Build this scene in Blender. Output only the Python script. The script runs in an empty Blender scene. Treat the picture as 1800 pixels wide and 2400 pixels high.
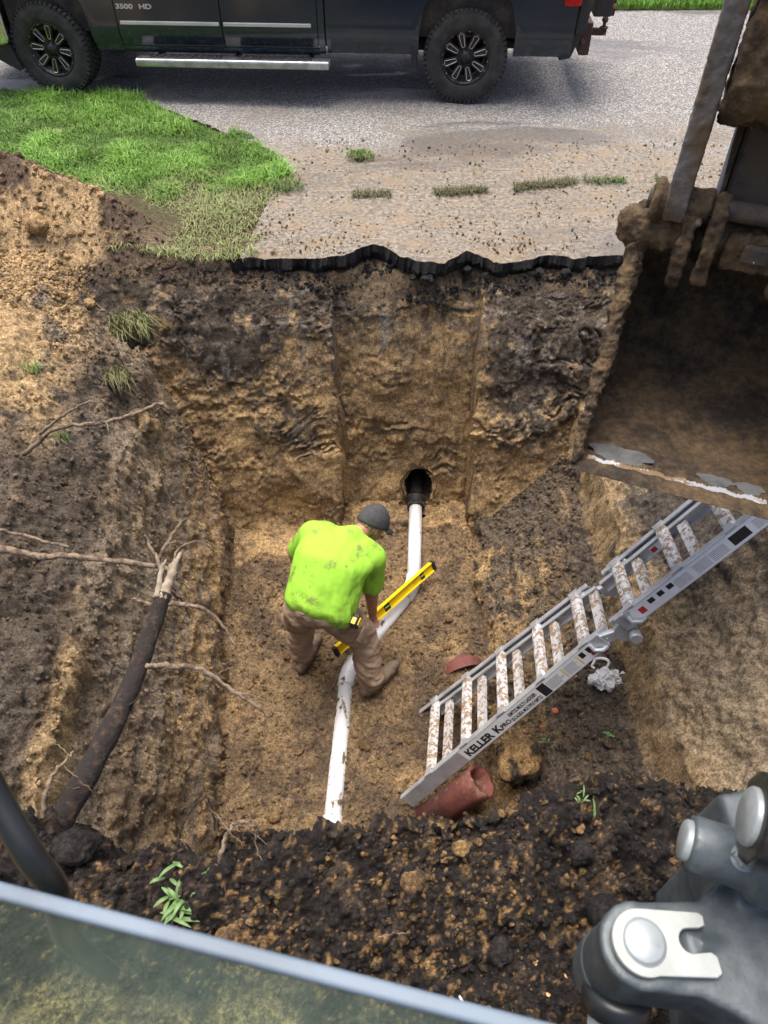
import bpy, bmesh, math, random
import numpy as np
from mathutils import Vector, Matrix
random.seed(7); RNG = np.random.default_rng(11)
R = math.radians
S = bpy.context.scene
COL = S.collection

# ------------------------------------------------------------------ camera
cd = bpy.data.cameras.new('camera'); cam = bpy.data.objects.new('camera', cd); COL.objects.link(cam)
cam.location = (0, 0, 2.6); cam.rotation_euler = (R(90 - 47), 0, 0)
cd.sensor_fit = 'VERTICAL'; cd.sensor_height = 36; cd.lens = 36 * 1700 / 2400
cd.clip_start = .02; cd.clip_end = 400
cd.dof.use_dof = True; cd.dof.focus_distance = 5.0; cd.dof.aperture_fstop = 6.5
S.camera = cam
# ------------------------------------------------------------------ sky and sun
SUN_EL, SUN_AZ = 77, 330      # azimuth: clockwise from +y
W = bpy.data.worlds.new('World'); S.world = W; W.use_nodes = True
nt = W.node_tree; sky = nt.nodes.new('ShaderNodeTexSky'); sky.sky_type = 'NISHITA'; sky.sun_disc = False
sky.sun_elevation = R(SUN_EL); sky.sun_rotation = R(SUN_AZ)
sky.air_density = .55; sky.dust_density = 6.0; sky.ozone_density = .6
bg = nt.nodes['Background']; bg.inputs['Strength'].default_value = .15
nt.links.new(sky.outputs[0], bg.inputs[0])
sl = bpy.data.lights.new('sun', 'SUN'); sl.energy = 1.25; sl.angle = R(45); sl.color = (1, .96, .9)
sun = bpy.data.objects.new('sun', sl); COL.objects.link(sun)
d = Vector((math.sin(R(SUN_AZ)) * math.cos(R(SUN_EL)), math.cos(R(SUN_AZ)) * math.cos(R(SUN_EL)), math.sin(R(SUN_EL))))
sun.rotation_euler = d.to_track_quat('Z', 'Y').to_euler(); sun.location = d * 30
S.view_settings.view_transform = 'Standard'; S.view_settings.look = 'None'
S.view_settings.exposure = 1.1; S.view_settings.gamma = 1

# ------------------------------------------------------------------ helpers
def hsh(a, b, c, s):
    h = (a * 374761393 + b * 668265263 + c * 1274126177 + s * 974634777) & 0xFFFFFFFF
    h = ((h ^ (h >> 13)) * 1103515245) & 0xFFFFFFFF
    h = ((h ^ (h >> 16)) * 2246822519) & 0xFFFFFFFF
    return ((h ^ (h >> 15)) & 0xFFFFFF).astype(np.float32) / 8388607.5 - 1
def vn(p, s=0):
    i = np.floor(p).astype(np.int64); f = (p - i).astype(np.float32); f = f * f * (3 - 2 * f)
    x, y, z = i[:, 0], i[:, 1], i[:, 2]; fx, fy, fz = f[:, 0], f[:, 1], f[:, 2]
    def L(a, b, t): return a + (b - a) * t
    return L(L(L(hsh(x, y, z, s), hsh(x+1, y, z, s), fx), L(hsh(x, y+1, z, s), hsh(x+1, y+1, z, s), fx), fy),
             L(L(hsh(x, y, z+1, s), hsh(x+1, y, z+1, s), fx), L(hsh(x, y+1, z+1, s), hsh(x+1, y+1, z+1, s), fx), fy), fz)
def fbm(p, sc, o=4, s=0, g=.5):
    p = np.asarray(p, dtype=np.float64) * np.asarray(sc); r = 0; a = 1; t = 0
    for k in range(o):
        r = r + a * vn(p + 17.3 * k, s + k); t += a; a *= g; p = p * 2.03
    return r / t * 1.6
def ss(a, b, x): t = np.clip((x - a) / (b - a), 0, 1); return t * t * (3 - 2 * t)
def V(*a): return Vector(a)

def new_mesh(name, v, f, mat=None, parent=None, smooth=False, mats=None, fm=None):
    me = bpy.data.meshes.new(name); me.from_pydata([tuple(map(float, q)) for q in v], [], [tuple(q) for q in f]); me.update()
    o = bpy.data.objects.new(name, me); COL.objects.link(o)
    for m in (mats or [mat]):
        if m: me.materials.append(m)
    if fm is not None: me.polygons.foreach_set('material_index', fm)
    if smooth: me.polygons.foreach_set('use_smooth', [True] * len(me.polygons))
    if parent: o.parent = parent
    return o
def fast_mesh(name, v, f, mat, parent=None, smooth=True, color=None):
    """numpy arrays, all faces the same size"""
    v = np.asarray(v, np.float32); f = np.asarray(f, np.int32); n = f.shape[1]
    me = bpy.data.meshes.new(name); me.vertices.add(len(v)); me.vertices.foreach_set('co', v.ravel())
    me.loops.add(f.size); me.loops.foreach_set('vertex_index', f.ravel())
    me.polygons.add(len(f)); me.polygons.foreach_set('loop_start', np.arange(len(f), dtype=np.int32) * n)
    me.polygons.foreach_set('use_smooth', np.full(len(f), smooth)); me.update(calc_edges=True)
    if color is not None:
        a = me.color_attributes.new('soil', 'FLOAT_COLOR', 'POINT')
        c = np.ones((len(v), 4), np.float32); c[:, :3] = color; a.data.foreach_set('color', c.ravel())
    o = bpy.data.objects.new(name, me); COL.objects.link(o); me.materials.append(mat)
    if parent: o.parent = parent
    return o
def tag(o, label=None, cat=None, group=None, kind=None):
    if label: o['label'] = label
    if cat: o['category'] = cat
    if group: o['group'] = group
    if kind: o['kind'] = kind
    return o
def thing(name, label, cat, loc=(0, 0, 0), group=None, rot=(0, 0, 0)):
    o = bpy.data.objects.new(name, None); COL.objects.link(o); o.location = loc; o.rotation_euler = rot
    o.empty_display_size = .1
    return tag(o, label, cat, group)
def bevel(o, w=.005, n=2, ang=35):
    m = o.modifiers.new('bevel', 'BEVEL'); m.width = w; m.segments = n; m.limit_method = 'ANGLE'; m.angle_limit = R(ang)
    return o
def frame(z):
    z = Vector(z).normalized(); x = z.orthogonal().normalized(); return x, z.cross(x), z
class MB:
    def __init__(s): s.v = []; s.f = []
    def add(s, v, f):
        b = len(s.v); s.v += [Vector(q) for q in v]; s.f += [tuple(i + b for i in q) for q in f]; return s
    def box(s, c, size, M=None):
        h = Vector(size) / 2; vs = []
        for i in (-1, 1):
            for j in (-1, 1):
                for k in (-1, 1):
                    q = Vector((i*h.x, j*h.y, k*h.z)); vs.append(Vector(c) + (M @ q if M else q))
        return s.add(vs, [(0,1,3,2),(4,6,7,5),(0,4,5,1),(2,3,7,6),(0,2,6,4),(1,5,7,3)])
    def tube(s, pts, rad, n=10, caps=True):
        pts = [Vector(p) for p in pts]; m = len(pts)
        if not hasattr(rad, '__len__'): rad = [rad] * m
        vs = []; x = None
        for i, p in enumerate(pts):
            t = (pts[min(i+1, m-1)] - pts[max(i-1, 0)]).normalized()
            x = frame(t)[0] if x is None else (x - t * x.dot(t)).normalized()
            y = t.cross(x)
            for k in range(n):
                a = 2 * math.pi * k / n; vs.append(p + (x * math.cos(a) + y * math.sin(a)) * rad[i])
        fs = [(i*n+k, i*n+(k+1) % n, (i+1)*n+(k+1) % n, (i+1)*n+k) for i in range(m-1) for k in range(n)]
        if caps: fs += [tuple(range(n-1, -1, -1)), tuple((m-1)*n+k for k in range(n))]
        return s.add(vs, fs)
    def lathe(s, prof, o, ax, n=32, closed=False):
        """prof: (radius, along axis)"""
        x, y, z = frame(ax); o = Vector(o); vs = []; m = len(prof)
        for r, h in prof:
            for k in range(n):
                a = 2*math.pi*k/n; vs.append(o + z*h + (x*math.cos(a) + y*math.sin(a))*r)
        rng = m if closed else m-1
        return s.add(vs, [(i*n+k, i*n+(k+1) % n, ((i+1) % m)*n+(k+1) % n, ((i+1) % m)*n+k) for i in range(rng) for k in range(n)])
    def prism(s, poly, o, ex, ey, th):
        """polygon in plane (ex,ey) pushed along ex x ey by th (centred)"""
        ex, ey, o = Vector(ex), Vector(ey), Vector(o); n = ex.cross(ey).normalized(); m = len(poly)
        vs = [o + ex*a + ey*b - n*th/2 for a, b in poly] + [o + ex*a + ey*b + n*th/2 for a, b in poly]
        return s.add(vs, [tuple(range(m-1, -1, -1)), tuple(range(m, 2*m))] + [(i, (i+1) % m, m+(i+1) % m, m+i) for i in range(m)])
    def ell(s, c, r, M=None, n=16, m=10):
        if not hasattr(r, '__len__'): r = (r, r, r)
        vs = []
        for i in range(1, m):
            t = math.pi*i/m
            for k in range(n):
                a = 2*math.pi*k/n; q = Vector((r[0]*math.sin(t)*math.cos(a), r[1]*math.sin(t)*math.sin(a), r[2]*math.cos(t)))
                vs.append(Vector(c) + (M @ q if M else q))
        for q in (Vector((0, 0, r[2])), Vector((0, 0, -r[2]))): vs.append(Vector(c) + (M @ q if M else q))
        T, B = n*(m-1), n*(m-1)+1
        fs = [(i*n+k, (i+1)*n+k, (i+1)*n+(k+1) % n, i*n+(k+1) % n) for i in range(m-2) for k in range(n)]
        fs += [(T, k, (k+1) % n) for k in range(n)] + [(B, (m-2)*n+(k+1) % n, (m-2)*n+k) for k in range(n)]
        return s.add(vs, fs)
    def build(s, name, mat, parent=None, smooth=False):
        return new_mesh(name, s.v, s.f, mat, parent, smooth)
def rounded(name, mb, mat, parent=None, voxel=.012, it=6, disp=None):
    """weld overlapping closed shapes into one continuous smooth surface"""
    o = mb.build(name, mat, None)
    m = o.modifiers.new('r', 'REMESH'); m.mode = 'VOXEL'; m.voxel_size = voxel
    m = o.modifiers.new('s', 'SMOOTH'); m.iterations = it; m.factor = .5
    dg = bpy.context.evaluated_depsgraph_get(); me = bpy.data.meshes.new_from_object(o.evaluated_get(dg))
    old = o.data; o.modifiers.clear(); o.data = me; bpy.data.meshes.remove(old); me.name = name
    if not me.materials: me.materials.append(mat)
    n = len(me.vertices)
    if disp and n:
        c = np.empty(n*3, np.float32); me.vertices.foreach_get('co', c); c = c.reshape(-1, 3)
        nn = np.empty(n*3, np.float32); me.vertices.foreach_get('normal', nn); nn = nn.reshape(-1, 3)
        c = c + nn * disp(c)[:, None]; me.vertices.foreach_set('co', c.astype(np.float32).ravel())
    me.polygons.foreach_set('use_smooth', [True]*len(me.polygons)); me.update()
    if parent: o.parent = parent
    return o

# ------------------------------------------------------------------ materials
class N:
    def __init__(s, name):
        s.m = bpy.data.materials.new(name); s.m.use_nodes = True; s.t = s.m.node_tree; s.b = s.t.nodes['Principled BSDF']
        s.co = s.new('ShaderNodeTexCoord').outputs['Object']
    def new(s, k): return s.t.nodes.new(k)
    def put(s, x, sock):
        if isinstance(x, bpy.types.NodeSocket): s.t.links.new(x, sock)
        else: sock.default_value = (tuple(x) + (1,)) if (hasattr(x, '__len__') and len(x) == 3 and len(sock.default_value) == 4) else x
    def noise(s, sc, det=4, rough=.6, co=None, stretch=None, dist=0):
        n = s.new('ShaderNodeTexNoise'); n.inputs['Scale'].default_value = sc; n.inputs['Detail'].default_value = det
        n.inputs['Roughness'].default_value = rough; n.inputs['Distortion'].default_value = dist; c = co or s.co
        if stretch:
            q = s.new('ShaderNodeMapping'); q.inputs['Scale'].default_value = stretch; s.t.links.new(c, q.inputs['Vector']); c = q.outputs[0]
        s.t.links.new(c, n.inputs['Vector']); return n.outputs['Fac']
    def vor(s, sc, feat='F1', out='Distance'):
        n = s.new('ShaderNodeTexVoronoi'); n.feature = feat; n.inputs['Scale'].default_value = sc; s.t.links.new(s.co, n.inputs['Vector']); return n.outputs[out]
    def ramp(s, x, a, b, lo=0, hi=1):
        n = s.new('ShaderNodeMapRange'); n.interpolation_type = 'SMOOTHSTEP'; s.put(x, n.inputs['Value'])
        for k, q in zip(('From Min', 'From Max', 'To Min', 'To Max'), (a, b, lo, hi)): n.inputs[k].default_value = q
        return n.outputs['Result']
    def mix(s, fac, a, b, blend='MIX'):
        n = s.new('ShaderNodeMix'); n.data_type = 'RGBA'; n.blend_type = blend
        s.put(fac, n.inputs['Factor']); s.put(a, n.inputs[6]); s.put(b, n.inputs[7]); return n.outputs[2]
    def math(s, op, a, b=0.):
        n = s.new('ShaderNodeMath'); n.operation = op; s.put(a, n.inputs[0]); s.put(b, n.inputs[1]); return n.outputs[0]
    def bump(s, h, st=.3, dist=.01):
        n = s.new('ShaderNodeBump'); n.inputs['Strength'].default_value = st; n.inputs['Distance'].default_value = dist
        s.t.links.new(h, n.inputs['Height'])
        if s.b.inputs['Normal'].is_linked: s.t.links.new(s.b.inputs['Normal'].links[0].from_socket, n.inputs['Normal'])
        s.t.links.new(n.outputs[0], s.b.inputs['Normal']); return s
    def attr(s, name, out='Color'):
        n = s.new('ShaderNodeAttribute'); n.attribute_name = name; return n.outputs[out]
    def sep(s, v=None):
        n = s.new('ShaderNodeSeparateXYZ'); s.t.links.new(v or s.co, n.inputs[0]); return n.outputs
    def set(s, col=None, rough=None, metal=None, spec=None):
        if col is not None: s.put(col, s.b.inputs['Base Color'])
        if rough is not None: s.put(rough, s.b.inputs['Roughness'])
        if metal is not None: s.put(metal, s.b.inputs['Metallic'])
        if spec is not None: s.put(spec, s.b.inputs['Specular IOR Level'])
        return s
def simple(name, col, rough=.6, metal=0, var=.25, sc=14, bsc=None, bst=.2, col2=None, lo=.4, hi=.65, det=5):
    n = N(name); c2 = col2 or tuple(c*(1-var) for c in col)
    f = n.ramp(n.noise(sc, det, .65), lo, hi); n.set(n.mix(f, col, c2), rough, metal)
    if bsc: n.bump(n.noise(bsc, 5, .7), bst)
    return n.m
M = {}
# soil: the colour of each soil layer sits in the mesh, grain and crumbs come from noise
n = N('soil'); base = n.attr('soil')
g1 = n.ramp(n.noise(34, 8, .8), .32, .68, .45, 1.6); g2 = n.ramp(n.noise(95, 4, .8), .33, .67, .5, 1.55)
n.set(n.mix(1, n.mix(1, base, g1, 'MULTIPLY'), g2, 'MULTIPLY'), .9, 0, .25)
n.bump(n.noise(42, 8, .8), .8, .025).bump(n.noise(110, 4, .8), .8, .010); M['soil'] = n.m
# asphalt
n = N('asphalt'); sp = n.vor(95, out='Color'); spx = n.sep(sp)
agg = n.ramp(spx[0], .45, .9); xyz = n.sep()
c = n.mix(agg, (.12, .117, .113), (.40, .385, .36))
lowf = n.noise(.9, 6, .62, stretch=(.6, 1.3, 1)); mid = n.noise(3.2, 6, .7)
near = n.ramp(xyz[1], 9.0, 5.4)
dirt = n.ramp(n.math('ADD', n.math('MULTIPLY', near, .58), n.math('ADD', n.math('MULTIPLY', lowf, .8), n.math('MULTIPLY', mid, .45))), .72, 1.05)
fine = n.noise(30, 6, .75)
dcol = n.mix(n.ramp(fine, .35, .65), (.075, .064, .049), (.29, .255, .20))
ocol = n.mix(n.ramp(n.noise(2.6, 9, .8, stretch=(1, 1.5, 1)), .48, .70), dcol, n.mix(n.ramp(fine, .4, .62), (.30, .20, .10), (.20, .145, .085)))
c = n.mix(n.math('MULTIPLY', dirt, n.ramp(fine, .2, .55, .6, 1)), c, ocol)
wet = n.ramp(n.noise(.75, 5, .6, stretch=(.5, 1.5, 1), dist=.6), .52, .64)
c = n.mix(n.math('MULTIPLY', wet, .62), c, (.075, .068, .062))
n.set(c, n.ramp(wet, 0, 1, .88, .42), 0, .4); n.bump(n.vor(95), .5, .006).bump(fine, .4, .01); M['asphalt'] = n.m
M['asphalt_edge_'] = simple('asphalt_edge', (.010, .010, .011), .8, bsc=60, bst=.9, col2=(.032, .031, .030), lo=.5, hi=.75, sc=50)
n = N('asphalt_edge'); n.set(n.mix(n.ramp(n.noise(70, 5, .7), .45, .7), (.008, .008, .009), (.05, .047, .043)), .85); n.bump(n.noise(45, 8, .8), 1, .03); M['asphalt_edge'] = n.m
n = N('grass_blade'); n.set(n.attr('soil'), .55, 0, .3); M['grass'] = n.m
# ================================================================== GROUND
def axis(*segs):
    out = []
    for a, b, st in segs:
        k = max(1, int(round((b - a) / st))); out += list(np.linspace(a, b, k, endpoint=False))
    return np.array(out + [segs[-1][1]])
gx = axis((-80, -12, 17), (-12, -5, .7), (-5, -3.2, .06), (-3.2, -1.6, .013), (-1.6, 1.75, .0085), (1.75, 2.8, .014), (2.8, 5, .1), (5, 12, 1), (12, 80, 17))
gy = axis((-60, -4, 14), (-4, 0, .4), (0, .1, .03), (.1, 1.1, .0065), (1.1, 1.5, .016), (1.5, 4.0, .0085), (4.0, 5.0, .0036), (5.0, 6.7, .017), (6.7, 9, .06), (9, 13, .25), (13, 100, 14))
GX, GY = np.meshgrid(gx, gy); X = GX.ravel(); Y = GY.ravel(); P2 = np.stack([X, Y, 0*X], 1)
def road_edge(x):        # the broken near edge of the asphalt
    b = np.interp(x, [-1.15, -.98, -.44, -.3, -.24, -.08, .0, .12, .24, .43, .55, .61, .72, .83, 1.0, 1.2, 1.56, 2.5, 4, 80],
                  [4.95, 5.0, 4.95, 4.98, 5.03, 5.18, 5.16, 4.98, 4.93, 4.90, 4.99, 5.05, 4.97, 4.90, 4.93, 5.02, 5.0, 5.0, 4.9, 4.9])
    p = np.stack([x, 0*x, 0*x], 1); return b + .028*fbm(p, 8, 5, 5, .65) - .03*ss(.35, .6, fbm(p, 5, 3, 6))
def road_left(y): return np.interp(y, [4, 5, 5.6, 6.2, 6.9, 7.6, 8.3, 8.6, 9.0, 9.5], [-1.12, -1.05, -.98, -.9, -1.0, -1.75, -2.55, -4.1, -14, -80])
ye = road_edge(gx)[None, :].repeat(len(gy), 0).ravel()
on_road = (X > road_left(Y)) & (Y > ye + .02) & (Y < 11.86)
in_lawn = X < road_left(Y) + .14; gl = np.where(on_road, np.where(in_lawn & (Y > 5.12), -.025, -.14), .0)                                   # ground level
far_l = ss(11.7, 12.0, Y)*.03
pile = .62*np.exp(-(((X+3.05)/.75)**2 + ((Y-5.45)/.42)**2)) + .26*np.exp(-(((X+2.2)/.35)**2 + ((Y-5.28)/.2)**2)) + .22*np.exp(-(((X+2.75)/.5)**2 + ((Y-4.7)/.3)**2))
pile += 1.0*np.exp(-(((X-2.75)/.35)**2 + ((Y-2.6)/.6)**2))
base = gl + far_l + np.where(on_road, 0, pile + .02*fbm(P2, 1.6, 3, 3))
FLOOR = -2.0
n1 = fbm(np.stack([X, 0*X, 0*X], 1), 3.1, 3, 21)
notch = ss(-.375, -.35, X + .012*n1) * (1 - ss(.715, .74, X + .01*n1))
rib = .05*fbm(np.stack([X, Y*.2, 0*X], 1), 2.6, 3, 8)
yb = 4.09 + .30*notch - .15*ss(.75, .9, X) - .04*ss(-.9, -1.3, X) + rib
ym = 4.68 + .15*notch + .4*rib
yt = np.where(X > -1.12, np.minimum(ye, 5.3) + .03, 4.95 + .02*n1); ym = np.minimum(ym, yt - .12)
def seg(x, pts):
    return np.interp(x, [p[0] for p in pts], [p[1] for p in pts])
zf = np.where(Y < ym, FLOOR + 1.6*(Y-yb)/(ym-yb), -.4 + .27*(Y-ym)/(yt-ym)); zf = np.maximum(zf, -3)
xl = -1.0 - .11*(Y-1.5) + .02*fbm(np.stack([Y, 0*Y, 0*Y], 1), 2.3, 3, 31)
dl = xl - X
strip = ss(1.0, 1.25, Y)*(1-ss(1.85, 2.1, Y))
zl = seg(dl, [(-.02, -3), (0, -2.05), (.06, -1.74), (.17, -1.42), (.45, -.62), (.62, -.42), (.85, -.2), (1.12, 0), (9, 0)])
zl += strip*.13*ss(.46, .485, dl)*(1-ss(.6, 1.0, dl)) - strip*.07*ss(.3, .455, dl)*(1-ss(.455, .475, dl))
dr = X - .73 - .025*fbm(np.stack([Y, 0*Y, 0*Y], 1), 3, 3, 41)
zr = seg(dr, [(-.02, -3), (0, -2.02), (.05, -1.84), (.35, -1.62), (.74, -1.3), (.79, -.93), (1.2, -.48), (1.75, .08), (9, .08)])
yc = seg(X, [(-2, 1.0), (-1.08, .86), (-.89, .78), (-.72, .82), (-.54, .74), (-.41, .78), (-.2, .86), (.11, .90), (.37, .92), (.6, .98), (.84, 1.02), (1.23, .98), (2.5, 1.0)])
en = Y - yc - .015*fbm(P2, 5, 3, 51)
crest = .1 + .05*np.exp(-((X+1.05)/.25)**2) + .06*np.exp(-((X-.9)/.4)**2)
soft = ss(.85, 1.15, X)
zn = np.where(en < 0, crest - .1*ss(0, -.6, en), crest - seg(en, [(0, 0), (.1, .42), (.22, 1.2), (.4, 2.2), (3, 5)])*(1-soft) - seg(en, [(0, 0), (.25, .75), (.6, 1.35), (1.0, 2.3), (3, 5)])*soft)
def smax(a, b, k=.03):
    h = np.clip(.5 + .5*(a-b)/k, 0, 1); return b + (a-b)*h + k*h*(1-h)
clipz = np.maximum(base, 0*base + -.145)
pit = smax(smax(smax(np.minimum(zf, clipz), np.minimum(zl, clipz), .05), np.minimum(zr, clipz), .05), zn, .03)
fl = FLOOR + .03*fbm(P2, 2.2, 4, 61) + .05*np.exp(-((X+1.0)/.12)**2) + .04*np.exp(-((X-.62)/.12)**2)
fl -= .03*np.exp(-(((X-.24)/.1)**2))*ss(3.4, 3.6, Y)          # the pipe lies in a shallow bed at its far end
Z = smax(pit, fl, .05)
inside = (X > -3.3) & (X < 2.9) & (Y > .1) & (Y < 5.4)
# cut and torn detail, pushed along the surface normal
ZG = Z.reshape(GX.shape); dzx = np.gradient(ZG, gx, axis=1).ravel(); dzy = np.gradient(ZG, gy, axis=0).ravel()
nl = np.sqrt(1 + dzx**2 + dzy**2); NX, NY, NZ = -dzx/nl, -dzy/nl, 1/nl
steep = ss(.75, .35, NZ)
P3 = np.stack([X, Y, Z], 1)
isfar = (zf > zl) & (zf > zr) & (Y > 3.6) & (Z < -.05)
isleft = (zl >= zf) & (zl > zn) & (dl > -.05) & (Z > FLOOR+.06)
isright = (zr >= zf) & (zr > zn) & (dr > -.03) & (Z > FLOOR+.06)
isnear = (zn >= zl) & (zn >= zr) & (Y < 1.6)
isfloor = (Z < FLOOR+.14) & ~isfar
lowA = fbm(P3, 2.6, 4, 71); midA = fbm(P3, 9, 4, 81); finA = fbm(P3, 34, 3, 91)
wp = .12*fbm(P3, 2.2, 3, 99); ledge = fbm(P3 + np.stack([wp, wp, wp*1.6], 1), (2.4, 2.4, 6.5), 5, 101, .6); pat = ss(-.15, .35, fbm(P3, 1.9, 3, 98)); scr = fbm(P3, (34, 4, 1.5), 3, 111); diag = fbm(np.stack([X*.5+Y*.9-Z*.6, X, Z], 1), (2, 10, 26), 3, 115)
amp = np.where(isfar, 1, np.where(isleft, .55, np.where(isright, .6, np.where(isfloor, .4, .6)))) * inside
tear = ss(.0, .22, np.abs(ledge))*.022*pat
rgh = np.where(isfar, .25 + .9*ss(-.1, .45, fbm(P3, (2.6, 2.6, 3.5), 4, 97)), 1); disp = amp*(.055*lowA + rgh*(.028*midA + .012*finA))
disp += np.where(isfar & inside, tear*1.3 + .024*ss(.05, .2, ledge)*pat + .006*finA*rgh, 0)
disp += np.where((isfar | isleft) & inside, .006*scr*ss(.7, .3, rgh), 0)
disp += np.where((isleft | isright) & inside, .004*diag + .018*midA + .012*finA, 0)
disp += np.where(isnear & inside, .035*midA + .018*finA, 0)
disp += np.where(isfloor & inside, .012*midA + .008*finA, 0)
edge_in = np.where(Y > 4.86, .35, 1)
flat = (Z > -.1) & ~isnear & inside & ~on_road & (np.abs(dl) > .9)
disp = np.where(flat, .03*midA + .02*finA + .02*lowA, disp)*edge_in
disp = np.where(on_road, 0, disp)
pipe_x = np.interp(Y, [1.2, 2.73, 3.09, 3.45, 5], [-.35, -.28, -.03, .24, .28])
damp = 1 - .75*np.exp(-((X-pipe_x)/.09)**2)*isfloor
disp *= damp
VX = X + NX*disp; VY = Y + NY*disp; VZ = Z + NZ*disp
# soil colours (dry albedo)
TAN = np.array([.42, .285, .138]); BRN = np.array([.198, .142, .086]); DRK = np.array([.050, .042, .036]); GRY = np.array([.15, .125, .095]); LTAN = np.array([.47, .33, .17]); GRN = np.array([.10, .105, .045])
P3 = np.stack([VX, VY, VZ], 1)
c1 = fbm(P3, 1.7, 5, 201, .6); c2 = fbm(P3, 5.5, 5, 211, .62); c3 = fbm(P3, (4, 4, 11), 4, 221, .6); c4 = fbm(P3, 19, 4, 231, .6)
c5 = fbm(P3, (13, 5, 1.6), 4, 241); c6 = fbm(P3, 55, 2, 251)
def mixc(a, b, f): return a + (b - a)*f[:, None]
col = np.tile(BRN, (len(X), 1))
# far wall
hz = seg(Z, [(-2, -.55), (-1.35, -.42), (-1.0, -.12), (-.75, .12), (-.4, .30), (-.1, .52)])
hz = hz + .34*ss(.7, .9, X)*ss(-2.0, -.6, Z) + .22*ss(-.5, -.9, X)*ss(-.9, -.5, Z) - .25*notch*ss(-.35, -.5, Z)*ss(-1.3, -.9, Z)
fD = ss(-.05, .55, hz + .12*ss(-1.5, -.9, Z) + .75*c1 + .5*c2 + .3*c4)*.92
cw = mixc(mixc(np.tile(TAN, (len(X), 1)), BRN, ss(-.25, .5, c2 + .25*c4)), DRK, fD)
cw = mixc(cw, np.array([.17, .14, .107]), ss(.0, .5, c4 + .3*c2)*fD)
cw = mixc(cw, np.array([.22, .20, .17]), ss(.42, .7, c5)*ss(-1.5, -.4, Z)*.65)
cw = mixc(cw, TAN*.9, ss(.3, .55, c2 - .2*c1 + .3*c4)*.7*ss(-.1, -.3, Z))
col = np.where(isfar[:, None], cw, col)
# left slope
fl_ = ss(.38, .05, dl) ; tn = ss(-.15, .45, diag + .5*c2 + .3*fl_)
cl = mixc(np.tile(np.array([.24, .19, .135]), (len(X), 1)), TAN, tn*(.35 + .55*fl_))
cl = mixc(cl, BRN*.75, ss(.05, .5, c1 + .4*c2)*.6*ss(.05, .2, dl))
cl = mixc(cl, np.array([.075, .062, .05]), ss(.0, .55, c1*.7 + c3*.6 + .45*ss(.45, .62, dl) - .4*ss(3.7, 4.3, Y))*.72*ss(.42, .6, dl))
cl = mixc(cl, LTAN, strip*ss(.45, .47, dl)*(1-ss(.5, .56, dl))*.85)
cl = mixc(cl, LTAN*.95, ss(.7, .9, dl)*ss(2.9, 3.6, Y)*ss(-.2, .25, c2+.35))
col = np.where(isleft[:, None], cl, col)
# floor
cf = mixc(np.tile(np.array([.225, .155, .085]), (len(X), 1)), np.array([.11, .078, .05]), ss(-.2, .45, c2 + .4*c4 + .25*c1))
cf = mixc(cf, TAN*.72, ss(.25, .9, c1 - .2*c2 + .35*ss(.1, .6, X)*ss(2.8, 1.6, Y)))
col = np.where(isfloor[:, None], cf, col)
# right slope and bank
cr = mixc(np.tile(np.array([.125, .098, .07]), (len(X), 1)), TAN*.85, ss(.0, .5, c1 + .6*c2 + .25*c4 - .05 + .4*ss(.14, .02, dr)))
cr = mixc(cr, DRK*1.3, ss(.05, .5, c2 + .5*diag + .2)*.7*ss(.1, .25, dr))
bank = ss(.72, .76, dr); cb = mixc(np.tile(np.array([.32, .25, .16]), (len(X), 1)), np.array([.09, .076, .062]), ss(-.05, .5, c1*.8 + .45*diag + .5*ss(2.0, 3.2, Y)))
cb = mixc(cb, LTAN*.9, ss(.95, .74, dr)*ss(-.4, .1, c2+.2)*.9)
cr = mixc(cr, cb, bank); col = np.where(isright[:, None], cr, col)
# near mound: black topsoil with tan crumbs
cn = mixc(np.tile(np.array([.024, .020, .018]), (len(X), 1)), np.array([.075, .055, .038]), ss(.15, .7, c4 + .35*c2))
band = np.exp(-((X+.42)/.12)**2)*ss(.75, .6, Y) + .55*np.exp(-((X-.2)/.35)**2) + .3*ss(.4, 1.0, en+.55)*ss(.3, .6, X)
cn = mixc(cn, np.array([.27, .165, .07]), ss(.5, .8, c6*.9 + .35*band + .2*c4))
cn = mixc(cn, TAN, ss(.5, .36, Y + .1*c2)*ss(.25, -.1, X)*ss(-.35, .15, c2 + .5*ss(-.1, -.5, X))*.8)
col = np.where(isnear[:, None], cn, col)
# flat ground round the pit
top = (~isfar & ~isnear & (Z > -.16) & (Y > 1.0)) | (Y > 4.9)
ct = mixc(np.tile(BRN*.8, (len(X), 1)), GRN*.55, ss(5.1, 5.6, Y)*.7)
ct = mixc(ct, DRK*1.4, ss(-.1, .4, c2 + .3*c1)*ss(5.3, 4.8, Y)*.75)
pm = ss(.05, .16, pile)
ct = mixc(ct, mixc(np.tile(LTAN, (len(X), 1)), np.array([.12, .086, .06]), ss(-.15, .4, c1*.7 + c2*.5 + .25*ss(-3.2, -2.4, X) - .55*ss(5.1, 4.7, Y))), pm)
col = np.where((top & ~((isleft | isright) & (Y < 4.75)))[:, None], ct, col)
col = np.where((Y > 6.4)[:, None] & ~on_road[:, None], GRN*.5, col)
col *= (1 + .13*np.clip(c4, -1, 1))[:, None]
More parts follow.
